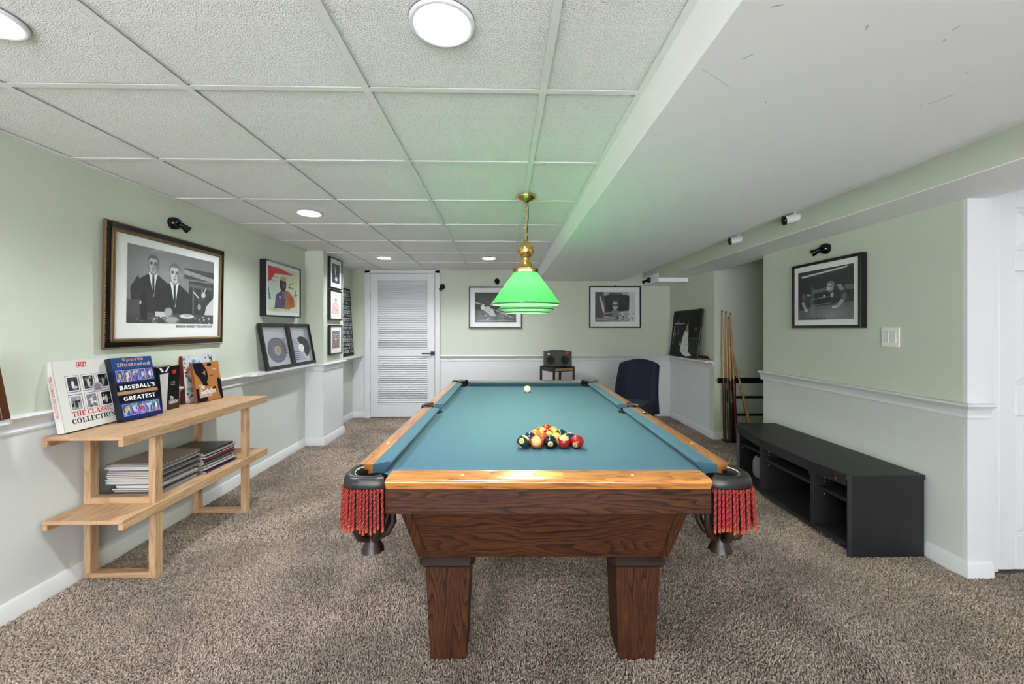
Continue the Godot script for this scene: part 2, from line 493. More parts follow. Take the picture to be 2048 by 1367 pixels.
	slab("ceiling_beam", "green painted beam with white underside along the right wall", Vector3(2.0, 1.9085, -5.16), Vector3(2.437, T, ZF), M.sage)
	slab("trim_beam_underside", "white underside of the green beam", Vector3(2.0, 1.9045, -5.16), Vector3(2.437, 1.9085, ZF), M.white_wall)
	slab("ceiling_beam_end", "green end of the beam above the duct box", Vector3(1.995, 1.97, ZB), Vector3(2.38, T, -5.16), M.sage)
	slab("ceiling_gap", "narrow white ceiling strip between bulkhead and beam", Vector3(1.66, 2.042, ZB), Vector3(2.0, T, ZF), M.white_wall)
	slab("ceiling_side", "white ceiling of the side room", Vector3(2.437, CEIL, -2.06), Vector3(4.4, T, ZF), M.white_wall)
	slab("ceiling_alcove", "tile ceiling over the alcove", Vector3(2.36, CEIL, -4.62), Vector3(3.6, T, -2.2), M.tile)
	slab("ceiling_deck", "floor deck above the tiles", Vector3(-2.25, T, ZB - 0.14), Vector3(4.4, T + 0.08, ZF + 0.14), M.white_wall)

# quad centred on the origin in the xy plane, facing +z, uv 0..1
func flat_print(s, w, h, z = 0.0):
	var p = [Vector3(-w / 2, h / 2, z), Vector3(w / 2, h / 2, z), Vector3(w / 2, -h / 2, z), Vector3(-w / 2, -h / 2, z)]
	var u = [Vector2(0, 0), Vector2(1, 0), Vector2(1, 1), Vector2(0, 1)]
	for i in [0, 1, 2, 0, 2, 3]:
		s.set_normal(Vector3.BACK); s.set_uv(u[i]); s.add_vertex(p[i])

func build_ceiling():
	var c = struct("ceiling", "suspended ceiling of square mineral fibre tiles in a white grid")
	var X0 = -1.6895; var Z0 = -1.4096; var P = 0.6096
	var xs = [-2.11]; for k in 4: xs.append(X0 + P * k)
	xs.append(0.49)
	var zs = [ZF]; for r in range(-6, 7): zs.append(Z0 - P * r)
	zs.append(ZB)
	var plain = {}
	for i in xs.size() - 1:
		for j in zs.size() - 1:
			var w = xs[i + 1] - xs[i]; var d = zs[j] - zs[j + 1]
			var cx = (xs[i] + xs[i + 1]) / 2.0; var cz = (zs[j] + zs[j + 1]) / 2.0
			var lamp = false
			for L in LAMP_SPOTS:
				if abs(L[0] - cx) < 0.1 and abs(L[1] - cz) < 0.1: lamp = true
			var key = "%.3f %.3f %s" % [w, d, lamp]
			if not plain.has(key):
				var s = st()
				if lamp: holed_tile(s, w - 0.012, d - 0.012, 0.0775)
				else: bev(s, Vector3(0, 0.0075, 0), Vector3(w - 0.012, 0.015, d - 0.012))
				plain[key] = s.commit()
			var o = obj("ceiling_tile", plain[key], M.tile, c)
			o.position = Vector3(cx, CEIL + 0.008, cz)
	for k in range(1, 5):
		var s = st(); bb(s, Vector3(xs[k] - 0.012, CEIL, ZB), Vector3(xs[k] + 0.012, CEIL + 0.0008, ZF)); bb(s, Vector3(xs[k] - 0.001, CEIL + 0.0008, ZB), Vector3(xs[k] + 0.001, CEIL + 0.04, ZF))
		obj("main_tee", s, M.grid, c)
	for r in range(1, zs.size() - 1):
		var s = st()
		for i in xs.size() - 1:
			var a = xs[i] + (0.012 if i else 0.0); var b = xs[i + 1] - 0.012
			if i == xs.size() - 2: b = xs[i + 1]
			bb(s, Vector3(a, CEIL + 0.0002, zs[r] - 0.012), Vector3(b, CEIL + 0.0008, zs[r] + 0.012)); bb(s, Vector3(a, CEIL + 0.0008, zs[r] - 0.001), Vector3(b, CEIL + 0.04, zs[r] + 0.001))
		obj("cross_tee", s, M.grid, c)
	for e in [[-2.11, -2.088], [0.468, 0.49]]:
		var s = st(); bb(s, Vector3(e[0], CEIL - 0.001, ZB), Vector3(e[1], CEIL + 0.004, ZF)); obj("wall_angle", s, M.grid, c)
	var s2 = st(); bb(s2, Vector3(-2.088, CEIL - 0.001, ZB), Vector3(0.468, CEIL + 0.004, ZB + 0.022)); obj("wall_angle", s2, M.grid, c)
	var names = ["round recessed ceiling light nearest the viewer, above the table", "recessed ceiling light cut by the left picture edge", "recessed ceiling light halfway along the left wall", "recessed ceiling light in front of the louvred door", "recessed ceiling light just left of the green pendant, by the back wall", "recessed ceiling light behind the viewer on the left", "recessed ceiling light behind the viewer in the middle"]
	for i in LAMP_SPOTS.size(): downlight(names[i], LAMP_SPOTS[i][0], LAMP_SPOTS[i][1], LAMP_ENERGY)
	downlight("recessed ceiling light in the side room near the panelled door", SIDE_LAMP_SPOTS[0][0], SIDE_LAMP_SPOTS[0][1], LAMP_ENERGY * 0.3, true)
	downlight("recessed ceiling light in the side room behind the viewer", SIDE_LAMP_SPOTS[1][0], SIDE_LAMP_SPOTS[1][1], LAMP_ENERGY * 0.6, true)

func holed_tile(s, w, d, r):
	var n = 32
	for y in [0.0, 0.015]:
		for k in n:
			var t0 = TAU * k / n; var t1 = TAU * (k + 1) / n
			var E = func(t):
				var c = cos(t); var sn = sin(t); var m = min(w / 2 / max(abs(c), 1e-6), d / 2 / max(abs(sn), 1e-6))
				return Vector3(c * m, y, sn * m)
			var I = func(t): return Vector3(cos(t) * r, y, sin(t) * r)
			var pts = [I.call(t0), E.call(t0)]
			# keep the square corner
			for q in 4:
				var tc = PI / 4 + q * PI / 2
				if abs(w - d) > 0.001: tc = atan2(d * (1 if q < 2 else -1), w * (1 if q in [0, 3] else -1))
				if tc < 0: tc += TAU
				if tc > t0 + 1e-5 and tc < t1 - 1e-5: pts.append(E.call(tc))
			pts.append(E.call(t1)); pts.append(I.call(t1))
			poly(s, pts, Vector3.UP if y > 0 else Vector3.DOWN)

func downlight(label, x, z, energy, surface = false):
	var o = thing("recessed_light", label, "ceiling light", Vector3(x, CEIL, z), 0.0, "recessed ceiling lights")
	if surface:
		var s = st(); lathe(s, [[0.0, -0.012], [0.078, -0.012], [0.085, -0.006], [0.085, 0.0]], 32); obj("trim_ring", s, M.can, o)
		s = st(); lathe(s, [[0.0, -0.014], [0.066, -0.014], [0.066, -0.011]], 32); obj("lens", s, M.lens, o)
		area_lamp(o, Vector3(0, -0.02, 0), 0.11, energy, LAMP_COLOR)
		return
	var s = st(); lathe(s, [[0.075, 0.0], [0.0755, -0.003], [0.082, -0.004], [0.088, -0.002], [0.089, 0.003]], 40); obj("trim_ring", s, M.can, o)
	s = st(); lathe(s, [[0.075, -0.001], [0.073, 0.03], [0.070, 0.036], [0.066, 0.042]], 40); obj("reflector", s, M.can, o)
	s = st(); lathe(s, [[0.066, 0.042], [0.057, 0.0425], [0.057, 0.060], [0.09, 0.060], [0.09, 0.005]], 40); obj("gasket", s, M.can_ring, o)
	s = st(); lathe(s, [[0.0, 0.047], [0.057, 0.047], [0.057, 0.0595], [0.0, 0.0595]], 40); obj("lens", s, M.lens, o)
	area_lamp(o, Vector3(0, 0.040, 0), 0.085, energy, LAMP_COLOR)

# ---------------------------------------------------------------- rails, ledges, skirtings
const RAIL := [[0, 0.795], [0.007, 0.797], [0.010, 0.806], [0.006, 0.815], [0.008, 0.822], [0.013, 0.842], [0.020, 0.852], [0.030, 0.858], [0.034, 0.866], [0.030, 0.874], [0, 0.876]]
const SKIRT := [[0, 0], [0.016, 0], [0.016, 0.062], [0.011, 0.072], [0.011, 0.078], [0.004, 0.088], [0, 0.088]]

# profile (out, y) run from a to b along the wall whose outward normal is n
# m0, m1: 1 mitres round an outside corner, -1 into an inside corner
func run(s, prof, a, b, n, m0 = 0.0, m1 = 0.0):
	var d = (b - a).normalized(); var k = prof.size(); var A = []; var B = []; var N = []
	for p in prof:
		var o = n * p[0] + Vector3.UP * p[1]
		A.append(a + o - d * p[0] * m0); B.append(b + o + d * p[0] * m1)
	for i in k:
		var e = Vector2(prof[(i + 1) % k][0] - prof[i][0], prof[(i + 1) % k][1] - prof[i][1]).normalized()
		N.append((n * e.y - Vector3.UP * e.x).normalized())
	for i in k:
		var j = (i + 1) % k; var h = (i - 1 + k) % k
		var na = N[i]; var nb = N[i]
		if N[i].dot(N[h]) > 0.75: na = (N[i] + N[h]).normalized()
		if N[i].dot(N[j]) > 0.75: nb = (N[i] + N[j]).normalized()
		var z = Vector2.ZERO
		tri3(s, [A[i], na, z], [A[j], nb, z], [B[j], nb, z]); tri3(s, [A[i], na, z], [B[j], nb, z], [B[i], na, z])
	var flatp = PackedVector2Array()
	for p in prof: flatp.append(Vector2(p[0], p[1]))
	var ix = Geometry2D.triangulate_polygon(flatp)
	for c in [[A, -d], [B, d]]:
		for i in range(0, ix.size(), 3): tri(s, c[0][ix[i]], c[0][ix[i + 1]], c[0][ix[i + 2]], c[1])

func trim(called, label, prof, runs, m):
	var s = st()
	for r in runs: run(s, prof, r[0], r[1], r[2], r[3] if r.size() > 3 else 0.0, r[4] if r.size() > 4 else 0.0)
	var o = obj(called, s, m); o.set_meta("kind", "structure"); o.set_meta("label", label)
	return o

func ledge(called, label, x0, x1, z0, z1, side):
	# rounded corner shelf board on top of the chair rail
	var s = st(); var pts = []
	var r = 0.03
	var out = x1 - x0
	pts = [Vector2(0, z0), Vector2(0, z1)]
	for k in 7:
		var t = PI / 2 * k / 6.0; pts.append(Vector2(out - r + r * sin(t), z1 + r - r * cos(t)) if true else Vector2.ZERO)
	for k in 7:
		var t = PI / 2 * k / 6.0; pts.append(Vector2(out - r + r * cos(t), z0 - r + r * sin(t)))
	# extrude upward: local (x, y) -> world (x, z)
	extrude(s, pts, 0.0, 0.02, 0, Transform3D(Basis(Vector3(side, 0, 0), Vector3(0, 0, 1), Vector3(0, 1, 0)), Vector3(x0 * 1.0 if side > 0 else x0, 0.866, 0)))
	var o = obj(called, s, M.white_trim); o.set_meta("kind", "structure"); o.set_meta("label", label)

func build_trims():
	var X = Vector3.RIGHT; var NX = Vector3.LEFT; var Z = Vector3.BACK
	var xl = -2.11
	trim("trim_1", "white chair rail along the left wall", RAIL, [[Vector3(xl, 0, ZF), Vector3(xl, 0, -4.37), X], [Vector3(xl, 0, -4.90), Vector3(xl, 0, ZB), X]], M.white_trim)
	trim("trim_2", "white chair rail wrapped round the wall column", RAIL, [[Vector3(-1.915, 0, -4.37), Vector3(-1.915, 0, -4.90), X, 1.0, 1.0], [Vector3(-2.11, 0, -4.37), Vector3(-1.915, 0, -4.37), Z, 0.0, 1.0]], M.white_trim)
	trim("trim_3", "white chair rail along the back wall", RAIL, [[Vector3(-0.887, 0, ZB), Vector3(2.36, 0, ZB), Z]], M.white_trim)
	trim("trim_4", "white chair rail on the short right wall", RAIL, [[Vector3(2.38, 0, ZB), Vector3(2.38, 0, -4.52), NX]], M.white_trim)
	trim("trim_5", "chair rail along the right wall above the black stand", RAIL, [[Vector3(2.325, 0, -3.60), Vector3(2.325, 0, -1.98), NX, 0.0, 1.0], [Vector3(2.325, 0, -1.98), Vector3(2.437, 0, -1.98), Z, 1.0, 0.0]], M.white_trim)
	trim("baseboard_left", "white baseboard along the left wall", SKIRT, [[Vector3(xl, 0, ZF), Vector3(xl, 0, -4.37), X], [Vector3(xl, 0, -4.90), Vector3(xl, 0, ZB), X], [Vector3(-1.915, 0, -4.37), Vector3(-1.915, 0, -4.90), X, 1.0, 1.0], [Vector3(-2.11, 0, -4.37), Vector3(-1.915, 0, -4.37), Z, 0.0, 1.0]], M.white_trim)
	trim("baseboard_back", "white baseboard along the back wall", SKIRT, [[Vector3(xl, 0, ZB), Vector3(-1.934, 0, ZB), Z], [Vector3(-0.887, 0, ZB), Vector3(2.36, 0, ZB), Z]], M.white_trim)
	trim("baseboard_right", "white baseboards along the right hand walls", SKIRT, [[Vector3(2.38, 0, ZB), Vector3(2.38, 0, -4.52), NX, 0.0, 1.0], [Vector3(2.38, 0, -4.52), Vector3(3.45, 0, -4.52), Z, 1.0, 0.0], [Vector3(2.325, 0, -3.57), Vector3(2.325, 0, -1.98), NX, 0.0, 1.0], [Vector3(2.325, 0, -1.98), Vector3(2.445, 0, -1.98), Z, 1.0, 0.0]], M.white_trim)
	# white end board of the right wall
	slab("trim_6", "white board capping the end of the right wall", Vector3(2.3255, 0, -2.0), Vector3(2.437, 1.904, -1.98), M.white_trim)
	ledge("trim_7", "white ledge under the record frame", xl, -1.985, -3.30, -4.37, 1.0)
	ledge("trim_8", "white ledge cut by the left picture edge", xl, -1.985, 0.4, -1.70, 1.0)
	ledge("trim_9", "white ledge under the tall black lettered panel", xl, -1.955, -4.90, ZB, 1.0)
	ledge("trim_10", "white ledge on the short right wall", 2.38, 2.475, -4.53, -5.70, -1.0)

# ---------------------------------------------------------------- doors
func build_doors():
	var d = struct("door_1", "white louvred door with a black lever handle in the back wall")
	var z = ZB
	var s
	for q in [["casing", -1.934, 0.0, -1.856, 2.068], ["casing", -0.952, 0.0, -0.887, 2.068], ["casing", -1.934, 2.028, -0.887, 2.07]]:
		s = st(); bb(s, Vector3(q[1], q[2], z), Vector3(q[3], q[4], z + 0.030), 0.004); obj(q[0], s, M.white_trim, d)
	s = st(); bb(s, Vector3(-1.86, 0.0, z), Vector3(-0.95, 0.02, z + 0.004)); obj("gap_shade_strip", s, M.matte_black, d)  # black strip stands in for the shade in the gap under the door
	# stiles and rails
	for q in [["stile", -1.851, 0.018, -1.746, 2.022], ["stile", -1.062, 0.018, -0.957, 2.022], ["door_rail", -1.746, 1.924, -1.062, 2.022], ["door_rail", -1.746, 0.864, -1.062, 0.962], ["door_rail", -1.746, 0.018, -1.062, 0.191]]:
		s = st(); bb(s, Vector3(q[1], q[2], z), Vector3(q[3], q[4], z + 0.024), 0.003); obj(q[0], s, M.door_white, d)
	s = st(); bb(s, Vector3(-1.746, 0.15, z), Vector3(-1.062, 1.95, z + 0.001)); obj("louvre_backing", s, M.door_white, d)
	s = st(); bev(s, Vector3.ZERO, Vector3(0.69, 0.030, 0.005), 0.0012); var slat = s.commit()
	for band in [[0.962, 1.924, 31], [0.191, 0.864, 22]]:
		for k in band[2]:
			var y = lerp(band[0], band[1], (k + 0.5) / band[2])
			var o = obj("slat", slat, M.door_white, d)
			o.position = Vector3(-1.404, y, z + 0.013); o.rotation.x = deg_to_rad(-48)
	s = st(); bev(s, Vector3(-0.985, 0.905, z + 0.028), Vector3(0.055, 0.055, 0.008), 0.002); obj("rosette", s, M.black, d)
	s = st(); tube(s, [Vector3(-0.985, 0.905, z + 0.018), Vector3(-0.985, 0.905, z + 0.06)], 0.011, 12); bev(s, Vector3(-1.055, 0.905, z + 0.06), Vector3(0.155, 0.018, 0.012), 0.003); obj("lever_handle", s, M.black, d)
	for y in [1.72, 1.05, 0.32]:
		s = st(); tube(s, [Vector3(-1.8535, y - 0.045, z + 0.032), Vector3(-1.8535, y + 0.045, z + 0.032)], 0.006, 8); obj("hinge", s, M.chrome, d)
	# six panel door of the side room
	var e = struct("door_2", "white six panel door at the right edge of the picture")
	z = -2.06
	for q in [["casing", 2.447, 0.0, 2.478, 2.0, 0.014], ["casing", 2.478, 0.0, 2.505, 2.0, 0.022], ["casing", 2.505, 0.0, 2.543, 2.0, 0.016], ["casing", 3.33, 0.0, 3.42, 2.05, 0.02], ["casing", 2.447, 1.985, 3.42, 2.06, 0.018]]:
		s = st(); bb(s, Vector3(q[1], q[2], z), Vector3(q[3], q[4], z + q[5] + 0.02), 0.004); obj(q[0], s, M.white_trim, e)
	s = st(); bb(s, Vector3(2.545, 0.012, z), Vector3(3.33, 1.985, z + 0.024)); obj("door_slab", s, M.door_white, e)
	# stiles proud of the slab leave the panels sunk
	for q in [[2.545, 0.012, 2.632, 1.985], [2.89, 0.012, 2.985, 1.985], [3.243, 0.012, 3.33, 1.985]]:
		s = st(); bb(s, Vector3(q[0], q[1], z + 0.024), Vector3(q[2], q[3], z + 0.036), 0.006); obj("stile", s, M.door_white, e)
	for q in [[0.012, 0.19], [0.80, 0.965], [1.545, 1.655], [1.87, 1.985]]:
		s = st(); bb(s, Vector3(2.632, q[0], z + 0.024), Vector3(2.89, q[1], z + 0.036), 0.006); bb(s, Vector3(2.985, q[0], z + 0.024), Vector3(3.243, q[1], z + 0.036), 0.006); obj("door_rail", s, M.door_white, e)
	for q in [[0.19, 0.80], [0.965, 1.545], [1.655, 1.87]]:
		for xx in [[2.632, 2.89], [2.985, 3.243]]:
			s = st()
			var a = Vector3((xx[0] + xx[1]) / 2, 0, 0); var hw = (xx[1] - xx[0]) / 2 - 0.012; var hh = (q[1] - q[0]) / 2 - 0.012
			var T = Transform3D(Basis(Vector3(1, 0, 0), Vector3(0, 0, 1), Vector3(0, -1, 0)), Vector3(a.x, (q[0] + q[1]) / 2, z + 0.024))
			taper(s, Vector3.ZERO, Vector2(hw, hh), Vector3(0, 0.010, 0), Vector2(hw - 0.03, hh - 0.03), 0, T)
			obj("raised_panel", s, M.door_white, e)
	s = st(); lathe(s, [[0.0, 0.06], [0.02, 0.058], [0.027, 0.045], [0.02, 0.03], [0.011, 0.022], [0.011, 0.006], [0.03, 0.004], [0.03, 0.0]], 20, Transform3D(Basis(Vector3(1, 0, 0), Vector3(0, 0, 1), Vector3(0, -1, 0)), Vector3(3.28, 0.95, z + 0.036))); obj("door_knob", s, M.brass, e)

# ---------------------------------------------------------------- pool table
const TX := 0.1145    # table centre in the viewer's axes
const TZ := -2.495
const HX := 0.656     # half outer width
const HZ := 1.23      # half outer length
const BED := 0.738
func table_frame(): return Transform3D(Basis(Vector3.UP, YAW), Basis(Vector3.UP, YAW) * Vector3(TX, 0, TZ))

func build_pool_table():
	var t = thing("pool_table", "large pool table with teal cloth, oak rails and red fringed pockets", "pool table")
	t.transform = table_frame()
	var s
	# bed, cut away at the pockets
	var bed = PackedVector2Array([Vector2(-0.585, -1.135), Vector2(0.585, -1.135), Vector2(0.585, 1.135), Vector2(-0.585, 1.135)])
	var holes = []
	for sx in [-1, 1]:
		for sz in [-1, 1]: holes.append([sx * 0.576, sz * 1.15, 0.075])
		holes.append([sx * 0.60, 0.0, 0.062])
	for h in holes:
		var c = PackedVector2Array()
		for k in 24: c.append(Vector2(h[0] + h[2] * cos(TAU * k / 24), h[1] + h[2] * sin(TAU * k / 24)))
		bed = Geometry2D.clip_polygons(bed, c)[0]
	s = st(); extrude(s, bed, 0.0, 0.03, 0, Transform3D(Basis(Vector3(1, 0, 0), Vector3(0, 0, 1), Vector3(0, 1, 0)), Vector3(0, BED - 0.03, 0)))
	obj("cloth_bed", s, M.felt, t)
	# rails: local x along the rail, z outward, origin at the outer edge
	var ends = [[0.0, Vector3(0, 0, HZ), 0.084, 0.135, [[-0.511, 0.511, -0.4875, 0.4875]]], [PI, Vector3(0, 0, -HZ), 0.084, 0.135, [[-0.511, 0.511, -0.4875, 0.4875]]],
		[PI / 2, Vector3(HX, 0, 0), 0.057, 0.1085, [[-1.085, -0.055, -1.035, -0.068], [0.055, 1.085, 0.068, 1.035]]], [-PI / 2, Vector3(-HX, 0, 0), 0.057, 0.1085, [[-1.085, -0.055, -1.035, -0.068], [0.055, 1.085, 0.068, 1.035]]]]
	for e in ends:
		for r in e[4]:
			uvo = Vector2(rng.randf(), rng.randf())
			s = st()
			var uw = e[2]; var un = e[3]
			var prof = [Vector2(-uw, 0.745), Vector2(-0.012, 0.745), Vector2(-0.004, 0.760), Vector2(0.0, 0.765), Vector2(0.0005, 0.770), Vector2(-0.003, 0.7755), Vector2(-0.010, 0.7785), Vector2(-uw, 0.779)]
			extrude(s, prof, r[0], r[1], 2, Transform3D(Basis(Vector3(0, 0, 1), Vector3(0, 1, 0), Vector3(1, 0, 0)), Vector3.ZERO), true)
			var rail = obj("rail", s, M.rail_wood, t)
			rail.rotation.y = e[0]; rail.position = e[1]
			# cushion with angled jaws
			s = st()
			var cp = [[uw, 0.778], [un - 0.012, 0.776], [un - 0.003, 0.7725], [un, 0.767], [un - 0.004, 0.761], [un - 0.022, BED + 0.001], [uw, BED + 0.001]]
			var A = []; var B = []
			for p in cp:
				var k = (p[0] - uw) / (un - uw)
				A.append(Vector3(lerp(r[0], r[2], k), p[1], -p[0])); B.append(Vector3(lerp(r[1], r[3], k), p[1], -p[0]))
			var mid = Vector3((r[0] + r[1]) / 2, 0.76, -(uw + un) / 2)
			poly(s, A, Vector3(-1, 0, 0)); poly(s, B, Vector3(1, 0, 0))
			for i in cp.size():
				var j = (i + 1) % cp.size()
				var o = (A[i] + A[j] + B[i] + B[j]) / 4.0 - mid; o.x = 0
				poly(s, [A[i], A[j], B[j], B[i]], o)
			var cu = obj("cushion", s, M.felt, t)
			cu.rotation.y = e[0]; cu.position = e[1]
			# sights set in the rail
			var side = e[4].size() == 2
			var marks = [-0.274, 0.274]
			if side: marks = [0.274, 0.548, 0.822] if r[0] > 0 else [-0.274, -0.548, -0.822]
			for x in marks:
				s = st(); lathe(s, [[0.0, 0.0006], [0.0046, 0.0006], [0.0052, -0.001]], 12)
				var d = obj("sight", s, M.sight, rail); d.position = Vector3(x, 0.7788, -uw * 0.52)
	uvo = Vector2.ZERO
	# brass name plate and black marker insert
	s = st(); bev(s, Vector3.ZERO, Vector3(0.098, 0.0015, 0.03), 0.0004)
	var p = obj("name_plate", s, M.brass_dull, t); p.position = Vector3(0.002, 0.7794, HZ - 0.046); p.set_meta("label", "small brass name plate")
	s = st(); bev(s, Vector3.ZERO, Vector3(0.030, 0.003, 0.060), 0.001)
	p = obj("score_marker", s, M.black, t); p.position = Vector3(HX - 0.03, 0.7795, 0.235); p.set_meta("label", "black score marker let into the rail")
	s = st(); bev(s, Vector3.ZERO, Vector3(0.012, 0.001, 0.014), 0.0); var pp = obj("marker_window", s, M.sight, p); pp.position = Vector3(-0.003, 0.002, -0.014)
	# apron boards under the rails
	for e in [[0.0, Vector3(0, 0, HZ - 0.018), 0.518], [PI, Vector3(0, 0, -HZ + 0.018), 0.518], [PI / 2, Vector3(HX - 0.018, 0, 0), 1.09], [-PI / 2, Vector3(-HX + 0.018, 0, 0), 1.09]]:
		uvo = Vector2(rng.randf(), rng.randf())
		s = st(); bev(s, Vector3(0, 0.7125, -0.012), Vector3(2 * e[2], 0.099, 0.024), 0.002)
		var o = obj("apron", s, M.walnut, t); o.rotation.y = e[0]; o.position = e[1]
	s = st(); bb(s, Vector3(-0.56, 0.66, -1.14), Vector3(0.56, 0.71, 1.14)); obj("slate_frame", s, M.walnut, t)
	# sloping cabinet
	var y1 = 0.67; var y0 = 0.412
	var TXh = 0.5275; var TZh = 1.072; var BXh = 0.4575; var BZh = 1.005
	for sz in [1, -1]:
		uvo = Vector2(0.08 if sz > 0 else 0.4, 0.0)
		var A = Vector3(-BXh, y0, sz * BZh); var B = Vector3(BXh, y0, sz * BZh); var C = Vector3(TXh, y1, sz * TZh); var D = Vector3(-TXh, y1, sz * TZh)
		var back = Vector3(0, 0, -sz * 0.02); var O = Vector3(0, 0, sz)
		for q in [["cabinet_panel", 0.036, 0.964, 0.0, M.walnut_panel, 0], ["corner_board", -0.001, 0.036, 0.004, M.walnut, 1], ["corner_board", 0.964, 1.001, 0.004, M.walnut, 1]]:
			s = st()
			var off = Vector3(0, 0, sz * q[3])
			var a = A.lerp(B, q[1]) + off; var b = A.lerp(B, q[2]) + off; var c = D.lerp(C, q[2]) + off; var d = D.lerp(C, q[1]) + off
			poly(s, [a, b, c, d], O, q[5]); poly(s, [a + back, b + back, c + back, d + back], -O, q[5])
			poly(s, [a, d, d + back, a + back], Vector3.LEFT, q[5]); poly(s, [b, c, c + back, b + back], Vector3.RIGHT, q[5])
			poly(s, [a, b, b + back, a + back], Vector3.DOWN, q[5])
			obj(q[0], s, q[4], t)
	for sx in [1, -1]:
		uvo = Vector2(0.3, 0.37)
		s = st()
		var a = Vector3(sx * BXh, y0, -BZh); var b = Vector3(sx * BXh, y0, BZh); var c = Vector3(sx * TXh, y1, TZh); var d = Vector3(sx * TXh, y1, -TZh)
		var back = Vector3(-sx * 0.02, 0, 0); var O = Vector3(sx, 0, 0)
		poly(s, [a, b, c, d], O, 2); poly(s, [a + back, b + back, c + back, d + back], -O, 2); poly(s, [a, b, b + back, a + back], Vector3.DOWN, 2)
		obj("cabinet_panel", s, M.walnut_panel, t)
	uvo = Vector2.ZERO
	s = st(); bb(s, Vector3(-BXh + 0.005, y0 + 0.005, -BZh + 0.005), Vector3(BXh - 0.005, y0 + 0.02, BZh - 0.005)); obj("cabinet_floor", s, M.walnut, t)
	# legs
	for sx in [-1, 1]:
		for sz in [-1, 1]:
			uvo = Vector2(rng.randf(), rng.randf())
			s = st(); taper(s, Vector3(0, 0, 0), Vector2(0.067, 0.067), Vector3(0, 0.365, 0), Vector2(0.082, 0.082), 1)
			var lg = obj("leg", s, M.walnut, t); lg.position = Vector3(sx * 0.355, 0, sz * 0.902)
			s = st(); bev(s, Vector3(0, 0.387, 0), Vector3(0.206, 0.046, 0.206), 0.016)
			obj("collar", s, M.leather_brown, lg)
	uvo = Vector2.ZERO
	# pockets
	var cord = cord_mesh()
	var bootc = boot(0.052, deg_to_rad(-41), deg_to_rad(131), 0.083, 3.0)
	var boots = boot(0.047, deg_to_rad(-88), deg_to_rad(88), 0.066, 2.2)
	for k in 4:
		var cx = [-1, 1, 1, -1][k]; var cz = [1, 1, -1, -1][k]
		var at = Vector3(cx * 0.576, 0, cz * 1.15)
		# corner mesh faces (-x, +z); quarter turns bring it to the other corners
		pocket(t, at, [0.0, PI / 2, PI, -PI / 2][k], bootc, cord, -41, 131, 0.083, 3.0)
	for sx in [-1, 1]:
		pocket(t, Vector3(sx * 0.606, 0, 0), 0.0 if sx < 0 else PI, boots, cord, -85, 85, 0.066, 2.2)

func boot_r(a, r, pw):
	var c = abs(cos(a)); var sn = abs(sin(a))
	return r / pow(pow(c, pw) + pow(sn, pw), 1.0 / pw)

# moulded leather pocket rim, angle 0 points to -x and grows towards +z
func boot(ri, a0, a1, ro, pw):
	var s = st(); var rows = []
	var prof = [[0.0, 0.700], [0.0, 0.762], [0.06, 0.776], [0.25, 0.784], [0.55, 0.786], [0.80, 0.782], [0.93, 0.774], [1.0, 0.763], [1.0, 0.752], [0.96, 0.746], [0.6, 0.744]]
	var n = 30
	for i in n + 1:
		var a = lerp(a0, a1, float(i) / n); var R = boot_r(a, ro, pw); var row = []
		for p in prof:
			var rr = lerp(ri, R, p[0])
			row.append(Vector3(-cos(a) * rr, p[1], sin(a) * rr))
		rows.append(row)
	sheet(s, rows, false)
	# close both ends
	s.set_smooth_group(-1)
	for i in [0, n]:
		for k in range(1, prof.size() - 1):
			for q in [rows[i][0], rows[i][k], rows[i][k + 1]]: s.add_vertex(q)
	s.generate_normals()
	return s.commit()

func cord_mesh():
	var s = st()
	for h in 2:
		var pts = []; var cols = []
		for i in 37:
			var t = i / 36.0; var a = t * TAU * 6.5 + h * PI
			pts.append(Vector3(cos(a) * 0.0021, -0.134 * t, sin(a) * 0.0021))
			var c = Color(0.17, 0.009, 0.009) if h == 0 else Color(0.29, 0.024, 0.013)
			cols.append(c.lerp(Color(0.45, 0.09, 0.02), clamp((t - 0.86) * 6.0, 0, 1)))
		tube(s, pts, 0.0028, 5, Transform3D.IDENTITY, true, cols)
	return s.commit()

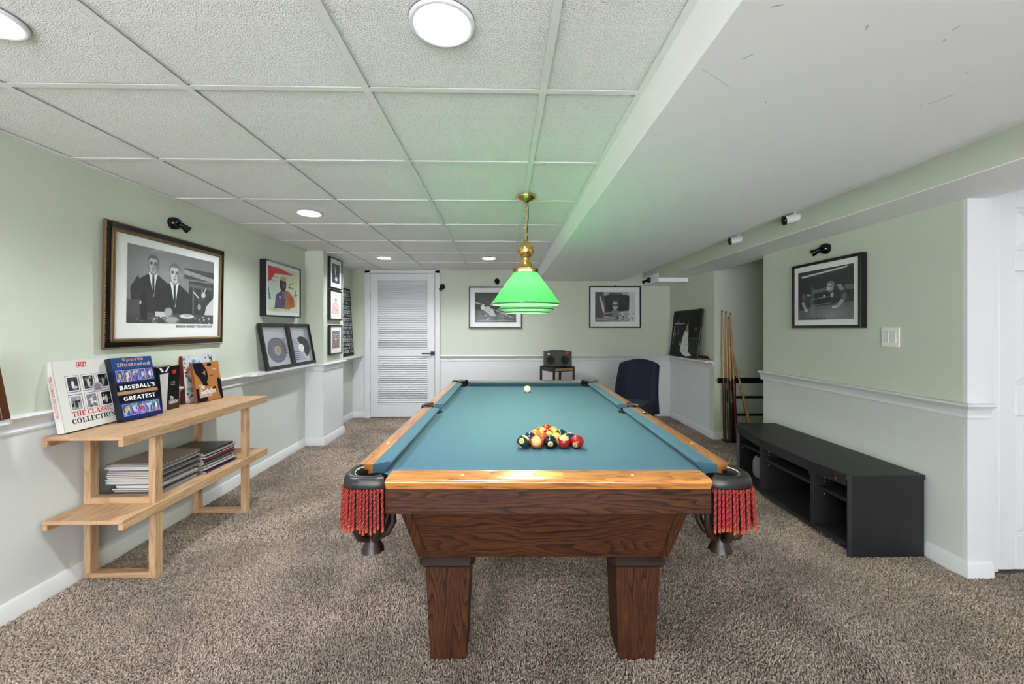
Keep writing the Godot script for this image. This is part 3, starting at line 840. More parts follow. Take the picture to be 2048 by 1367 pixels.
func pocket(t, at, turn, rim, cord, a0, a1, ro, pw):
	var p = obj("pocket", rim, M.leather, t)
	p.position = at; p.rotation.y = turn
	p.set_meta("label", "moulded black leather pocket with red fringe")
	# light stitching line round the opening
	var s = st(); var pts = []
	for i in 25:
		var a = deg_to_rad(lerp(float(a0), float(a1), i / 24.0)); var rr = lerp(0.05, boot_r(a, ro, pw), 0.13); pts.append(Vector3(-cos(a) * rr, 0.7795, sin(a) * rr))
	tube(s, pts, 0.0011, 5); obj("stitching", s, M.sight, p)
	# dark cup
	s = st(); lathe(s, [[0.050, 0.755], [0.052, 0.70], [0.048, 0.64], [0.03, 0.60], [0.0, 0.59]], 20); obj("pocket_cup", s, M.matte_black, p)
	# fringe heading and twisted cords
	s = st(); pts = []
	var rows = [[], []]
	for i in 25:
		var a = deg_to_rad(lerp(float(a0), float(a1), i / 24.0)); var rr = boot_r(a, ro, pw) * 0.955
		rows[0].append(Vector3(-cos(a) * rr, 0.752, sin(a) * rr)); rows[1].append(Vector3(-cos(a) * rr, 0.735, sin(a) * rr))
	sheet(s, rows); s.generate_normals(); obj("fringe_band", s, M.fringe_band, p)
	var n = 24
	for i in n:
		var a = deg_to_rad(lerp(float(a0) + 2, float(a1) - 2, (i + 0.5) / n)); var rr = boot_r(a, ro, pw) * (0.99 + 0.03 * (i % 2))
		var c = obj("fringe_cord", cord, M.fringe, p)
		c.position = Vector3(-cos(a) * rr, 0.748, sin(a) * rr)
		var lean = rng.randf_range(0.0, 0.07)
		c.basis = Basis(Vector3(sin(a), 0, cos(a)), -lean) * Basis(Vector3.UP, rng.randf() * TAU)
		c.scale = Vector3(1, rng.randf_range(0.92, 1.04), 1)
	# leather net: straps gathered to a tail
	for i in 6:
		var a = TAU * i / 6.0; pts = []
		for q in [[0.056, 0.72], [0.066, 0.66], [0.066, 0.61], [0.050, 0.578], [0.018, 0.560]]: pts.append(Vector3(cos(a) * q[0], q[1], sin(a) * q[0]))
		s = st(); tube(s, pts, [0.010, 0.011, 0.013, 0.013, 0.010], 6); obj("leather_strap", s, M.leather_brown, p)
	s = st(); lathe(s, [[0.0, 0.575], [0.022, 0.568], [0.019, 0.556], [0.026, 0.540], [0.037, 0.517], [0.033, 0.515], [0.0, 0.53]], 20, Transform3D.IDENTITY, 10, 0.06); obj("leather_tail", s, M.leather_brown, p)

# ---------------------------------------------------------------- balls
const DIGITS := {"0": ["01110", "10001", "10011", "10101", "11001", "10001", "01110"], "1": ["00100", "01100", "00100", "00100", "00100", "00100", "01110"], "2": ["01110", "10001", "00001", "00110", "01000", "10000", "11111"], "3": ["01110", "10001", "00001", "00110", "00001", "10001", "01110"], "4": ["00010", "00110", "01010", "10010", "11111", "00010", "00010"], "5": ["11111", "10000", "11110", "00001", "00001", "10001", "01110"], "6": ["01110", "10000", "11110", "10001", "10001", "10001", "01110"], "7": ["11111", "00001", "00010", "00100", "01000", "01000", "01000"], "8": ["01110", "10001", "10001", "01110", "10001", "10001", "01110"], "9": ["01110", "10001", "10001", "01111", "00001", "00001", "01110"]}

func ball_mat(num, col, stripe):
	var cream = Color(0.80, 0.69, 0.45)
	var im = Image.create(256, 128, false, Image.FORMAT_RGB8)
	for y in 128:
		for x in 256:
			var c = col
			if stripe and abs(y - 63.5) > 31: c = cream
			# number discs on opposite sides
			for cx in [64.0, 192.0]:
				var dx = (x + 0.5 - cx) / 256.0 * TAU; var dy = (y + 0.5 - 64.0) / 128.0 * PI
				if num > 0 and dx * dx + dy * dy < 0.42 * 0.42: c = cream
			im.set_pixel(x, y, c)
	if num > 0:
		var txt = str(num)
		for cx in [64, 192]:
			var w = txt.length() * 12 - 2
			for k in txt.length():
				for r in 7:
					for q in 5:
						if DIGITS[txt[k]][r][q] == "1": im.fill_rect(Rect2i(cx - w / 2 + k * 12 + q * 2, 57 + r * 2, 2, 2), Color(0.05, 0.05, 0.05))
	var m = print_mat(im, 0.08); m.metallic_specular = 0.5
	m.clearcoat_enabled = true; m.clearcoat = 0.6; m.clearcoat_roughness = 0.05
	return m

func build_balls():
	var F = table_frame(); var R = 0.0286
	var mesh = ball_mesh(R, 40)
	var Y = Color(0.80, 0.52, 0.10); var B = Color(0.06, 0.10, 0.28); var RD = Color(0.58, 0.04, 0.05); var PU = Color(0.16, 0.12, 0.34)
	var O = Color(0.78, 0.30, 0.10); var GR = Color(0.06, 0.18, 0.14); var MA = Color(0.50, 0.04, 0.06); var K = Color(0.02, 0.02, 0.025)
	# rows from the viewer towards the apex: number, colour, striped, tilt, label
	var rows = [
		[[14, GR, true, Vector3(0.5, 1.0, -0.45), "green striped pool ball at the left corner of the front row"], [13, O, true, Vector3(1.15, 0.4, 0.5), "orange and cream striped ball, second in the front row"], [8, K, false, Vector3(0.62, 1.57, 0.1), "black eight ball in the middle of the front row"], [11, RD, true, Vector3(0.35, 0.2, 0.05), "red striped ball with cream top, fourth in the front row"], [3, RD, false, Vector3(-0.2, 1.0, 0.3), "solid red ball at the right corner of the front row"]],
		[[2, B, false, Vector3(0.4, 0.2, 0), "blue ball behind the green striped ball"], [5, O, false, Vector3(0.2, 2.6, 0), "orange ball behind the black ball"], [9, Y, true, Vector3(1.2, 0.3, 0.2), "cream topped yellow striped ball behind the black ball"], [10, B, true, Vector3(0.0, 0.1, 1.4), "blue striped ball behind the red balls"]],
		[[1, Y, false, Vector3(-0.6, 1.4, 0), "yellow ball in the third row, left side"], [15, MA, true, Vector3(1.3, 0.8, 0.6), "maroon striped ball in the middle of the rack"], [6, GR, false, Vector3(0.3, 0.4, 0), "dark green ball in the third row, right side"]],
		[[12, PU, true, Vector3(1.4, 0, 0.4), "purple striped ball just below the apex, left side"], [4, PU, false, Vector3(0.4, 2.0, 0), "purple ball just below the apex, right side"]],
		[[7, Color(0.64, 0.11, 0.07), false, Vector3(-0.5, 1.2, 0), "russet ball at the far apex of the rack"]]]
	rows[3][0] = [12, O, true, Vector3(1.0, 1.3, 0.6), "cream and orange ball just below the apex, left side"]
	rows[3][1] = [4, Y, true, Vector3(1.3, 0.4, 0.2), "cream and yellow ball just below the apex, right side"]
	for i in rows.size():
		for k in rows[i].size():
			var q = rows[i][k]
			var o = obj(numbered("pool_ball"), mesh, ball_mat(q[0], q[1], q[2]))
			tag(o, q[4], "pool ball", "racked pool balls")
			var at = Vector3(0.049 + (k - (rows[i].size() - 1) / 2.0) * 0.0576, BED + R, 0.76 - i * 0.0499)
			o.transform = Transform3D(F.basis * Basis.from_euler(q[3]), F * at)
	var o = obj("cue_ball", mesh, ball_mat(0, Color(0.88, 0.80, 0.66), false))
	tag(o, "cream cue ball alone near the far cushion", "pool ball")
	o.transform = Transform3D(F.basis, F * Vector3(0.0075, BED + R, -0.745))

# ---------------------------------------------------------------- pendant over the table
func build_pendant():
	var p = thing("pendant_lamp", "brass billiard pendant with three green ribbed glass shades on a chain", "pendant lamp")
	var fwd = Basis(Vector3.UP, YAW)
	var cz = 2.53; var cxm = (1052.0 - 1024.0) / 811.0 * cz
	p.transform = Transform3D(fwd * Basis(Vector3.UP, deg_to_rad(-2.2)), fwd * Vector3(cxm, 0, -cz))
	var s
	s = st(); lathe(s, [[0.0, 2.032], [0.012, 2.034], [0.02, 2.042], [0.04, 2.050], [0.058, 2.060], [0.064, 2.068], [0.062, 2.073]], 32); obj("ceiling_canopy", s, M.brass, p)
	# chain of oval links
	s = st(); var pts = []
	for k in 17:
		var a = TAU * k / 16.0; pts.append(Vector3(cos(a) * 0.0075, sin(a) * 0.0135, 0))
	tube(s, pts, 0.0019, 6, Transform3D.IDENTITY, false); var link = s.commit()
	var y = 2.022; var i = 0
	while y > 1.655:
		var o = obj("chain_link", link, M.brass, p); o.position = Vector3(-0.002 * sin(i * 1.3), y, 0.001 * cos(i)); o.rotation.y = PI / 2 * (i % 2) + 0.4; o.rotation.z = 0.12 * sin(i * 2.1)
		y -= 0.0235; i += 1
	s = st(); pts = []
	for k in 22:
		var t = k / 21.0; pts.append(Vector3(0.011 + 0.004 * sin(t * 9.0), lerp(2.035, 1.66, t), 0.006 * cos(t * 7.0)))
	tube(s, pts, 0.0028, 6); obj("electric_cord", s, M.matte_black, p)
	# bar with end balls
	s = st(); tube(s, [Vector3(0, 1.639, 0.52), Vector3(0, 1.639, -0.52)], 0.012, 16); obj("bar", s, M.brass, p)
	for z in [0.52, 0.0, -0.52]:
		var sh = Node3D.new(); sh.name = "lamp_arm"; p.add_child(sh, true); sh.position = Vector3(0, 0, z)
		s = st(); lathe(s, [[0.0, 1.684], [0.012, 1.683], [0.018, 1.679], [0.03, 1.670], [0.0385, 1.655], [0.041, 1.639], [0.038, 1.622], [0.029, 1.608], [0.022, 1.602], [0.020, 1.592], [0.022, 1.570], [0.027, 1.556], [0.036, 1.549]], 32); obj("finial_ball", s, M.brass, sh)
		s = st(); lathe(s, [[0.036, 1.549], [0.060, 1.547], [0.0625, 1.544], [0.0625, 1.528], [0.058, 1.524], [0.050, 1.524]], 40, Transform3D.IDENTITY, 36, 0.012); obj("brass_collar", s, M.brass, sh)
		s = st()
		lathe(s, [[0.056, 1.530], [0.066, 1.515], [0.1705, 1.372]], 320, Transform3D.IDENTITY, 64, 0.006)
		lathe(s, [[0.1675, 1.372], [0.063, 1.515], [0.053, 1.530]], 60)
		obj("glass_shade", s, M.shade, sh)
		s = st(); lathe(s, [[0.1675, 1.372], [0.168, 1.368], [0.171, 1.366], [0.1745, 1.369], [0.1725, 1.373], [0.1695, 1.374]], 60); obj("shade_rim", s, M.shade_rim, sh)
		s = st(); lathe(s, [[0.0, 1.525], [0.018, 1.525], [0.018, 1.485], [0.0, 1.485]], 16); obj("lamp_socket", s, M.brass, sh)
		for bx in [-0.042, 0.042]:
			var o = obj("bulb", ball_mesh(0.022, 24), M.bulb, sh); o.position = Vector3(bx, 1.452, 0.012)
			s = st(); tube(s, [Vector3(bx * 0.3, 1.495, 0), Vector3(bx, 1.470, 0.010)], 0.012, 12); obj("bulb_neck", s, M.brass, sh)
			var l = OmniLight3D.new(); l.name = "bulb_light"; l.light_energy = BULB_ENERGY; l.light_color = Color(1, 0.96, 0.88); l.light_size = 0.02; l.omni_range = 12.0; l.omni_attenuation = 2.0; l.shadow_enabled = true
			l.position = o.position; sh.add_child(l, true)

# ---------------------------------------------------------------- pictures
func fig(im, cx, top, k, suit, skin, hair, tie = true):
	# head and shoulders of an anonymous figure, k = head height in picture heights
	var W = float(im.get_width()); var H = float(im.get_height()); var a = H / W
	var hw = k * 0.36 * a
	pg(im, [[cx - hw * 0.8, top + k * 1.02], [cx + hw * 0.8, top + k * 1.02], [cx + hw * 3.0, top + k * 1.5], [cx + hw * 3.5, top + k * 3.6], [cx - hw * 3.5, top + k * 3.6], [cx - hw * 3.0, top + k * 1.5]], suit)
	pg(im, [[cx - hw * 0.75, top + k * 0.95], [cx + hw * 0.75, top + k * 0.95], [cx + hw * 0.5, top + k * 1.3], [cx + hw * 0.15, top + k * 2.2], [cx - hw * 0.5, top + k * 1.3]], g(0.85))
	if tie: pg(im, [[cx - hw * 0.16, top + k * 1.08], [cx + hw * 0.18, top + k * 1.08], [cx + hw * 0.26, top + k * 1.9], [cx + hw * 0.05, top + k * 2.2], [cx - hw * 0.1, top + k * 1.9]], g(0.12))
	var sh = func(f, al): return Color(skin.r * f, skin.g * f, skin.b * f, al)
	el(im, cx, top + k * 0.80, hw * 0.62, k * 0.32, sh.call(0.62, 1.0), 0.2)
	el(im, cx, top + k * 0.42, hw * 1.0, k * 0.42, hair, 0.12)
	for e in [-0.98, 0.98]: el(im, cx + hw * e, top + k * 0.56, hw * 0.16, k * 0.11, sh.call(0.75, 1.0), 0.2)
	el(im, cx, top + k * 0.50, hw * 0.86, k * 0.40, skin, 0.10); el(im, cx, top + k * 0.68, hw * 0.70, k * 0.32, skin, 0.10)
	el(im, cx + hw * 0.62, top + k * 0.58, hw * 0.42, k * 0.42, sh.call(0.5, 0.75), 0.8); el(im, cx - hw * 0.72, top + k * 0.66, hw * 0.25, k * 0.3, sh.call(0.6, 0.6), 0.8)
	el(im, cx, top + k * 0.14, hw * 0.8, k * 0.13, Color(hair.r, hair.g, hair.b, 0.8), 0.5)
	for e in [-0.36, 0.36]:
		el(im, cx + hw * e, top + k * 0.475, hw * 0.33, k * 0.085, sh.call(0.45, 0.9), 0.7); el(im, cx + hw * e, top + k * 0.485, hw * 0.14, k * 0.03, sh.call(0.15, 0.9), 0.6)
		ln(im, cx + hw * (e - 0.26), top + k * 0.415, cx + hw * (e + 0.26), top + k * 0.405, hw * 0.13, sh.call(0.3, 0.75))
	el(im, cx + hw * 0.12, top + k * 0.58, hw * 0.14, k * 0.13, sh.call(0.65, 0.8), 0.7); el(im, cx, top + k * 0.685, hw * 0.22, k * 0.035, sh.call(0.5, 0.8), 0.6)
	el(im, cx, top + k * 0.785, hw * 0.32, k * 0.032, sh.call(0.35, 0.85), 0.5); el(im, cx, top + k * 0.87, hw * 0.3, k * 0.05, sh.call(0.75, 0.7), 0.7)

func photo_two_suits():
	var im = pic(460, 304, g(0.42))
	el(im, 0.30, 0.35, 0.5, 0.6, g(0.58, 0.8), 0.9)
	rc(im, 0.60, 0.18, 0.40, 0.16, g(0.22)); pg(im, [[0.60, 0.20], [1, 0.28], [1, 0.34], [0.60, 0.27]], g(0.55))
	rc(im, 0.66, 0.36, 0.34, 0.55, g(0.16)); pg(im, [[0.67, 0.40], [0.98, 0.42], [0.98, 0.46], [0.67, 0.45]], g(0.34))
	rc(im, 0.71, 0.44, 0.02, 0.46, g(0.34))
	fig(im, 0.25, 0.08, 0.26, g(0.15), g(0.66), g(0.30))
	pg(im, [[0.03, 0.55], [0.10, 0.38], [0.16, 0.60], [0.13, 0.75], [0.04, 0.72]], g(0.17)); el(im, 0.115, 0.73, 0.03, 0.035, g(0.75), 0.3)
	fig(im, 0.485, 0.14, 0.29, g(0.10), g(0.76), g(0.36))
	# raised hand and a guest's white shoulder on the right
	pg(im, [[0.73, 0.53], [0.80, 0.58], [0.86, 0.50], [0.885, 0.49], [0.90, 0.55], [0.86, 0.66], [0.80, 0.70]], g(0.20)); el(im, 0.855, 0.55, 0.035, 0.05, g(0.72), 0.3)
	ln(im, 0.86, 0.52, 0.89, 0.44, 0.012, g(0.75)); ln(im, 0.84, 0.53, 0.835, 0.46, 0.012, g(0.68)); ln(im, 0.72, 0.52, 0.79, 0.60, 0.012, g(0.8))
	pg(im, [[0.86, 0.92], [0.90, 0.72], [1, 0.58], [1, 0.92]], g(0.72)); el(im, 0.80, 0.74, 0.03, 0.06, g(0.55), 0.4)
	rc(im, 0, 0.86, 1, 0.14, g(0.24)); rc(im, 0, 0.70, 0.12, 0.18, g(0.28))
	pg(im, [[0.14, 0.60], [0.18, 0.60], [0.20, 0.96], [0.13, 0.96]], g(0.08)); rc(im, 0.28, 0.84, 0.13, 0.07, g(0.75)); el(im, 0.42, 0.84, 0.055, 0.075, g(0.62), 0.3)
	el(im, 0.46, 0.95, 0.10, 0.06, g(0.62), 0.4); el(im, 0.64, 0.89, 0.10, 0.035, g(0.8), 0.2); el(im, 0.64, 0.875, 0.06, 0.03, g(0.62), 0.4)
	for k in 26: el(im, 0.05 + rng.randf() * 0.9, 0.88 + rng.randf() * 0.11, 0.012, 0.012, g(rng.randf_range(0.3, 0.9)), 0.4)
	for k in 30: ln(im, 0.62 + rng.randf() * 0.36, 0.20 + rng.randf() * 0.25, 0.62 + rng.randf() * 0.36, 0.2 + rng.randf() * 0.25, 0.003, g(rng.randf_range(0.1, 0.6), 0.35))
	grain(im, 0.05, 3)
	return im

func photo_table_shot(sd):
	# dim billiard hall: someone bends over a table
	var im = pic(220, 160, g(0.13))
	el(im, 0.35, 0.25, 0.6, 0.3, g(0.28, 0.7), 0.9)
	pg(im, [[0, 0.62], [1, 0.55], [1, 0.70], [0, 0.74]], g(0.10)); pg(im, [[0.05, 0.76], [1, 0.68], [1, 1], [0, 1]], g(0.30))
	pg(im, [[0.14, 0.52], [0.34, 0.45], [0.46, 0.62], [0.52, 0.80], [0.40, 0.80], [0.28, 0.66]], g(0.66)); el(im, 0.19, 0.50, 0.06, 0.10, g(0.78), 0.3)
	ln(im, 0.0, 0.34, 0.24, 0.42, 0.02, g(0.7)); ln(im, 0.42, 0.55, 0.95, 0.86, 0.012, g(0.72))
	pg(im, [[0.62, 0.25], [0.86, 0.25], [0.92, 0.58], [0.58, 0.60]], g(0.20)); el(im, 0.74, 0.20, 0.06, 0.10, g(0.5), 0.4)
	for k in 14: el(im, rng.randf(), 0.62 + rng.randf() * 0.3, 0.02, 0.02, g(rng.randf_range(0.3, 0.9)), 0.4)
	rc(im, 0.05, 0.93, 0.9, 0.03, g(0.55))
	grain(im, 0.05, sd)
	return im

func photo_diner():
	var im = pic(220, 170, g(0.62))
	rc(im, 0.84, 0, 0.16, 1, g(0.78)); rc(im, 0, 0, 0.22, 1, g(0.25))
	for k in 40: ln(im, rng.randf() * 0.25, rng.randf(), rng.randf() * 0.25, rng.randf(), 0.006, g(rng.randf_range(0.15, 0.6), 0.6))
	pg(im, [[0.22, 0.14], [0.40, 0.08], [0.62, 0.07], [0.86, 0.13], [0.85, 0.62], [0.24, 0.70]], g(0.07)); pg(im, [[0.34, 0.02], [0.66, 0.02], [0.70, 0.10], [0.34, 0.10]], g(0.30))
	pg(im, [[0.10, 0.14], [0.14, 0.14], [0.24, 0.62], [0.20, 0.70]], g(0.75))
	el(im, 0.50, 0.38, 0.085, 0.13, g(0.30), 0.2); el(im, 0.50, 0.46, 0.078, 0.15, g(0.68), 0.15)
	rc(im, 0.435, 0.42, 0.06, 0.045, g(0.08)); rc(im, 0.51, 0.42, 0.06, 0.045, g(0.08)); rc(im, 0.49, 0.43, 0.03, 0.012, g(0.08)); ln(im, 0.47, 0.54, 0.54, 0.54, 0.012, g(0.25))
	pg(im, [[0.42, 0.60], [0.58, 0.60], [0.64, 0.74], [0.62, 0.96], [0.40, 0.96], [0.38, 0.74]], g(0.45)); pg(im, [[0.22, 0.74], [0.40, 0.70], [0.44, 0.84], [0.30, 0.90]], g(0.22))
	ln(im, 0.24, 0.82, 0.50, 0.88, 0.04, g(0.62)); ln(im, 0.58, 0.84, 0.80, 0.80, 0.03, g(0.7))
	for k in 60: el(im, 0.55 + rng.randf() * 0.42, 0.70 + rng.randf() * 0.28, 0.018, 0.02, g(rng.randf_range(0.05, 0.95)), 0.3)
	rc(im, 0, 0.86, 0.38, 0.14, g(0.45)); rc(im, 0.04, 0.90, 0.3, 0.03, g(0.7))
	grain(im, 0.05, 9)
	return im

func photo_two_players():
	var im = pic(240, 240, g(0.10))
	el(im, 0.6, 0.15, 0.7, 0.3, g(0.17, 0.7), 0.9)
	pg(im, [[0.07, 0.09], [0.90, 0.02], [0.90, 0.05], [0.08, 0.125]], g(0.78))
	pg(im, [[0.30, 0.40], [0.60, 0.36], [1, 0.37], [1, 0.46], [0.6, 0.44], [0.3, 0.48]], g(0.34))
	pg(im, [[0, 0.82], [0.3, 0.72], [1, 0.68], [1, 1], [0, 1]], g(0.34)); el(im, 0.6, 0.92, 0.5, 0.24, g(0.55, 0.8), 0.9)
	rc(im, 0.30, 0.50, 0.36, 0.22, g(0.05)); pg(im, [[0.28, 0.575], [0.62, 0.55], [0.62, 0.565], [0.28, 0.595]], g(0.50)); pg(im, [[0.25, 0.70], [0.64, 0.675], [0.64, 0.69], [0.25, 0.715]], g(0.45)); el(im, 0.51, 0.535, 0.025, 0.02, g(0.8), 0.3)
	# player on the left, bent low
	pg(im, [[0.05, 0.50], [0.12, 0.42], [0.24, 0.44], [0.27, 0.62], [0.22, 0.74], [0.10, 0.66]], g(0.15)); el(im, 0.12, 0.52, 0.06, 0.10, g(0.34, 0.9), 0.6)
	el(im, 0.215, 0.42, 0.075, 0.085, g(0.05), 0.15); el(im, 0.215, 0.475, 0.048, 0.045, g(0.62), 0.3); el(im, 0.22, 0.455, 0.05, 0.03, g(0.08, 0.9), 0.4)
	pg(im, [[0.07, 0.64], [0.12, 0.62], [0.18, 0.76], [0.15, 0.80], [0.10, 0.74]], g(0.58)); el(im, 0.165, 0.80, 0.045, 0.035, g(0.68), 0.3)
	# reflection streak of the glass, painted into the print
	pg(im, [[0.27, 0.30], [0.31, 0.34], [0.335, 0.55], [0.33, 0.97], [0.25, 0.97], [0.25, 0.60]], g(0.50, 0.45))
	# player on the right, leaning forward
	pg(im, [[0.60, 0.48], [0.74, 0.34], [0.84, 0.36], [0.90, 0.50], [0.86, 0.66], [0.72, 0.70], [0.62, 0.62]], g(0.12)); pg(im, [[0.72, 0.34], [0.80, 0.34], [0.86, 0.46], [0.78, 0.46]], g(0.52)); el(im, 0.85, 0.58, 0.07, 0.12, g(0.38, 0.9), 0.6)
	el(im, 0.625, 0.32, 0.075, 0.07, g(0.42), 0.2); el(im, 0.615, 0.39, 0.062, 0.085, g(0.70), 0.2); el(im, 0.64, 0.40, 0.05, 0.09, g(0.45, 0.6), 0.7)
	el(im, 0.595, 0.365, 0.022, 0.014, g(0.15, 0.9), 0.5); el(im, 0.64, 0.362, 0.022, 0.014, g(0.15, 0.9), 0.5); el(im, 0.605, 0.445, 0.03, 0.012, g(0.2, 0.8), 0.5); el(im, 0.65, 0.53, 0.035, 0.06, g(0.62), 0.4)
	pg(im, [[0.80, 0.62], [0.86, 0.66], [0.76, 0.78], [0.70, 0.76]], g(0.58)); el(im, 0.69, 0.765, 0.055, 0.032, g(0.70), 0.3)
	for k in 5: pg(im, [[0.24 + k * 0.06, 1.0], [0.27 + k * 0.06, 0.95], [0.29 + k * 0.06, 1.0]], g(0.12))
	grain(im, 0.04, 10)
	return im

func painting_figure():
	# loose mixed-media portrait of an invented sitter
	var im = pic(240, 330, Color(0.80, 0.82, 0.74))
	for k in 60: ln(im, rng.randf(), rng.randf(), rng.randf(), rng.randf(), 0.01, Color(rng.randf_range(0.6, 0.9), rng.randf_range(0.7, 0.9), rng.randf_range(0.7, 0.9), 0.12))
	el(im, 0.08, 0.62, 0.25, 0.4, Color(0.62, 0.80, 0.82, 0.5), 0.8); el(im, 0.9, 0.3, 0.3, 0.3, Color(0.85, 0.86, 0.66, 0.6), 0.8); el(im, 0.15, 0.95, 0.3, 0.12, Color(0.6, 0.78, 0.5, 0.6), 0.8)
	pg(im, [[0, 0], [0.35, 0.0], [0.85, 0.09], [0.55, 0.12], [0.22, 0.14], [0.10, 0.30], [0.0, 0.36]], Color(0.80, 0.12, 0.18))
	for q in [[0.07, 0.10, 0.20], [0.10, 0.20, 0.16], [0.07, 0.28, 0.22]]:
		for k in 4: ln(im, q[0] + k * 0.055, q[1], q[0] + k * 0.055 + 0.03, q[1] + 0.05, 0.012, Color(0.12, 0.2, 0.16, 0.85))
	pg(im, [[0.20, 0.92], [0.24, 0.62], [0.40, 0.52], [0.56, 0.50], [0.58, 0.92]], Color(0.30, 0.24, 0.38)); pg(im, [[0.52, 0.92], [0.56, 0.48], [0.70, 0.52], [0.86, 0.66], [0.88, 0.86], [0.70, 0.92]], Color(0.70, 0.40, 0.16)); pg(im, [[0.43, 0.52], [0.56, 0.52], [0.53, 0.72], [0.47, 0.68]], Color(0.30, 0.42, 0.62))
	el(im, 0.47, 0.36, 0.115, 0.17, Color(0.17, 0.13, 0.11), 0.1); el(im, 0.49, 0.23, 0.12, 0.055, Color(0.75, 0.66, 0.48), 0.2); pg(im, [[0.40, 0.17], [0.44, 0.22], [0.48, 0.15], [0.52, 0.22], [0.57, 0.18], [0.57, 0.25], [0.40, 0.25]], Color(0.72, 0.62, 0.42))
	for k in 10: ln(im, 0.42 + rng.randf() * 0.12, 0.30 + rng.randf() * 0.16, 0.42 + rng.randf() * 0.12, 0.30 + rng.randf() * 0.16, 0.008, Color(0.75, 0.5, 0.4, 0.7))
	for k in 22: ln(im, 0.58 + rng.randf() * 0.26, 0.58 + rng.randf() * 0.3, 0.60 + rng.randf() * 0.26, 0.58 + rng.randf() * 0.3, 0.008, Color(0.45, 0.2, 0.08, 0.6))
	for k in 12: ln(im, 0.24 + rng.randf() * 0.3, 0.6 + rng.randf() * 0.3, 0.24 + rng.randf() * 0.3, 0.6 + rng.randf() * 0.3, 0.007, Color(0.6, 0.5, 0.7, 0.6))
	for q in [[0.66, 0.36, 0.84, 0.27], [0.64, 0.40, 0.86, 0.42], [0.68, 0.33, 0.70, 0.44], [0.90, 0.46, 0.94, 0.64], [0.86, 0.58, 0.98, 0.56], [0.94, 0.68, 0.93, 0.84], [0.02, 0.48, 0.04, 0.74], [0.05, 0.60, 0.08, 0.72]]: ln(im, q[0], q[1], q[2], q[3], 0.022, Color(0.16, 0.2, 0.18, 0.85))
	el(im, 0.37, 0.66, 0.035, 0.03, Color(0.85, 0.75, 0.75), 0.2)
	for k in 12: ln(im, 0.2 + k * 0.045, 0.96, 0.22 + k * 0.045, 0.91 + 0.03 * (k % 2), 0.012, Color(0.12, 0.12, 0.1, 0.85))
	grain(im, 0.05, 12)
	return im

func photo_bride():
	var im = pic(180, 260, g(0.06))
	for k in 70: el(im, rng.randf(), rng.randf() * 0.9, rng.randf_range(0.01, 0.06), rng.randf_range(0.01, 0.05), g(rng.randf_range(0.05, 0.28), 0.8), 0.6)
	pg(im, [[0.46, 0.44], [0.60, 0.42], [0.62, 0.62], [0.70, 0.90], [0.80, 0.96], [0.60, 0.99], [0.48, 0.96], [0.36, 0.88], [0.40, 0.62]], g(0.82)); el(im, 0.54, 0.33, 0.045, 0.05, Color(0.72, 0.50, 0.42), 0.2); rc(im, 0.49, 0.37, 0.10, 0.09, Color(0.7, 0.5, 0.44)); rc(im, 0.565, 0.22, 0.015, 0.14, g(0.55))
	for k in 20: el(im, 0.48 + rng.randf() * 0.2, 0.5 + rng.randf() * 0.4, 0.012, 0.01, g(0.3), 0.3)
	pg(im, [[0.04, 0.26], [0.44, 0.27], [0.44, 0.285], [0.04, 0.28]], g(0.75)); ln(im, 0.05, 0.28, 0.04, 0.74, 0.02, g(0.7)); ln(im, 0.17, 0.20, 0.17, 0.30, 0.02, g(0.75)); el(im, 0.20, 0.45, 0.05, 0.09, g(0.6), 0.3); el(im, 0.17, 0.45, 0.05, 0.09, g(0.08), 0.2); el(im, 0.10, 0.52, 0.025, 0.03, g(0.85), 0.3)
	rc(im, 0.68, 0.58, 0.30, 0.03, g(0.36)); rc(im, 0.66, 0.64, 0.32, 0.26, g(0.16)); el(im, 0.85, 0.40, 0.05, 0.05, g(0.4), 0.5); rc(im, 0.28, 0.70, 0.14, 0.02, g(0.6)); el(im, 0.34, 0.75, 0.04, 0.025, g(0.6), 0.2)
	grain(im, 0.04, 14)
	return im

func photo_portrait(col, sd):
	var im = pic(110, 180, g(0.20) if col == 0 else Color(0.80, 0.78, 0.78) if col == 1 else Color(0.62, 0.58, 0.58))
	if col == 0:
		fig(im, 0.45, 0.06, 0.26, g(0.05), g(0.72), g(0.25), false); el(im, 0.55, 0.78, 0.25, 0.16, g(0.75), 0.5)
	elif col == 1:
		fig(im, 0.48, 0.10, 0.24, Color(0.82, 0.66, 0.62), Color(0.80, 0.62, 0.55), Color(0.22, 0.18, 0.22), false); ln(im, 0.3, 0.62, 0.75, 0.80, 0.08, Color(0.55, 0.5, 0.55)); rc(im, 0.25, 0.40, 0.55, 0.03, Color(0.72, 0.25, 0.25))
	else:
		for k in 9: rc(im, 0, 0.04 + k * 0.11, 1, 0.05, Color(0.36, 0.33, 0.36))
		fig(im, 0.5, 0.20, 0.24, Color(0.58, 0.46, 0.36), Color(0.78, 0.60, 0.46), Color(0.75, 0.58, 0.34), false)
		for k in 5: rc(im, 0.15, 0.55 + k * 0.09, 0.7, 0.03, Color(0.25, 0.2, 0.22))
	grain(im, 0.05, sd)
	return im

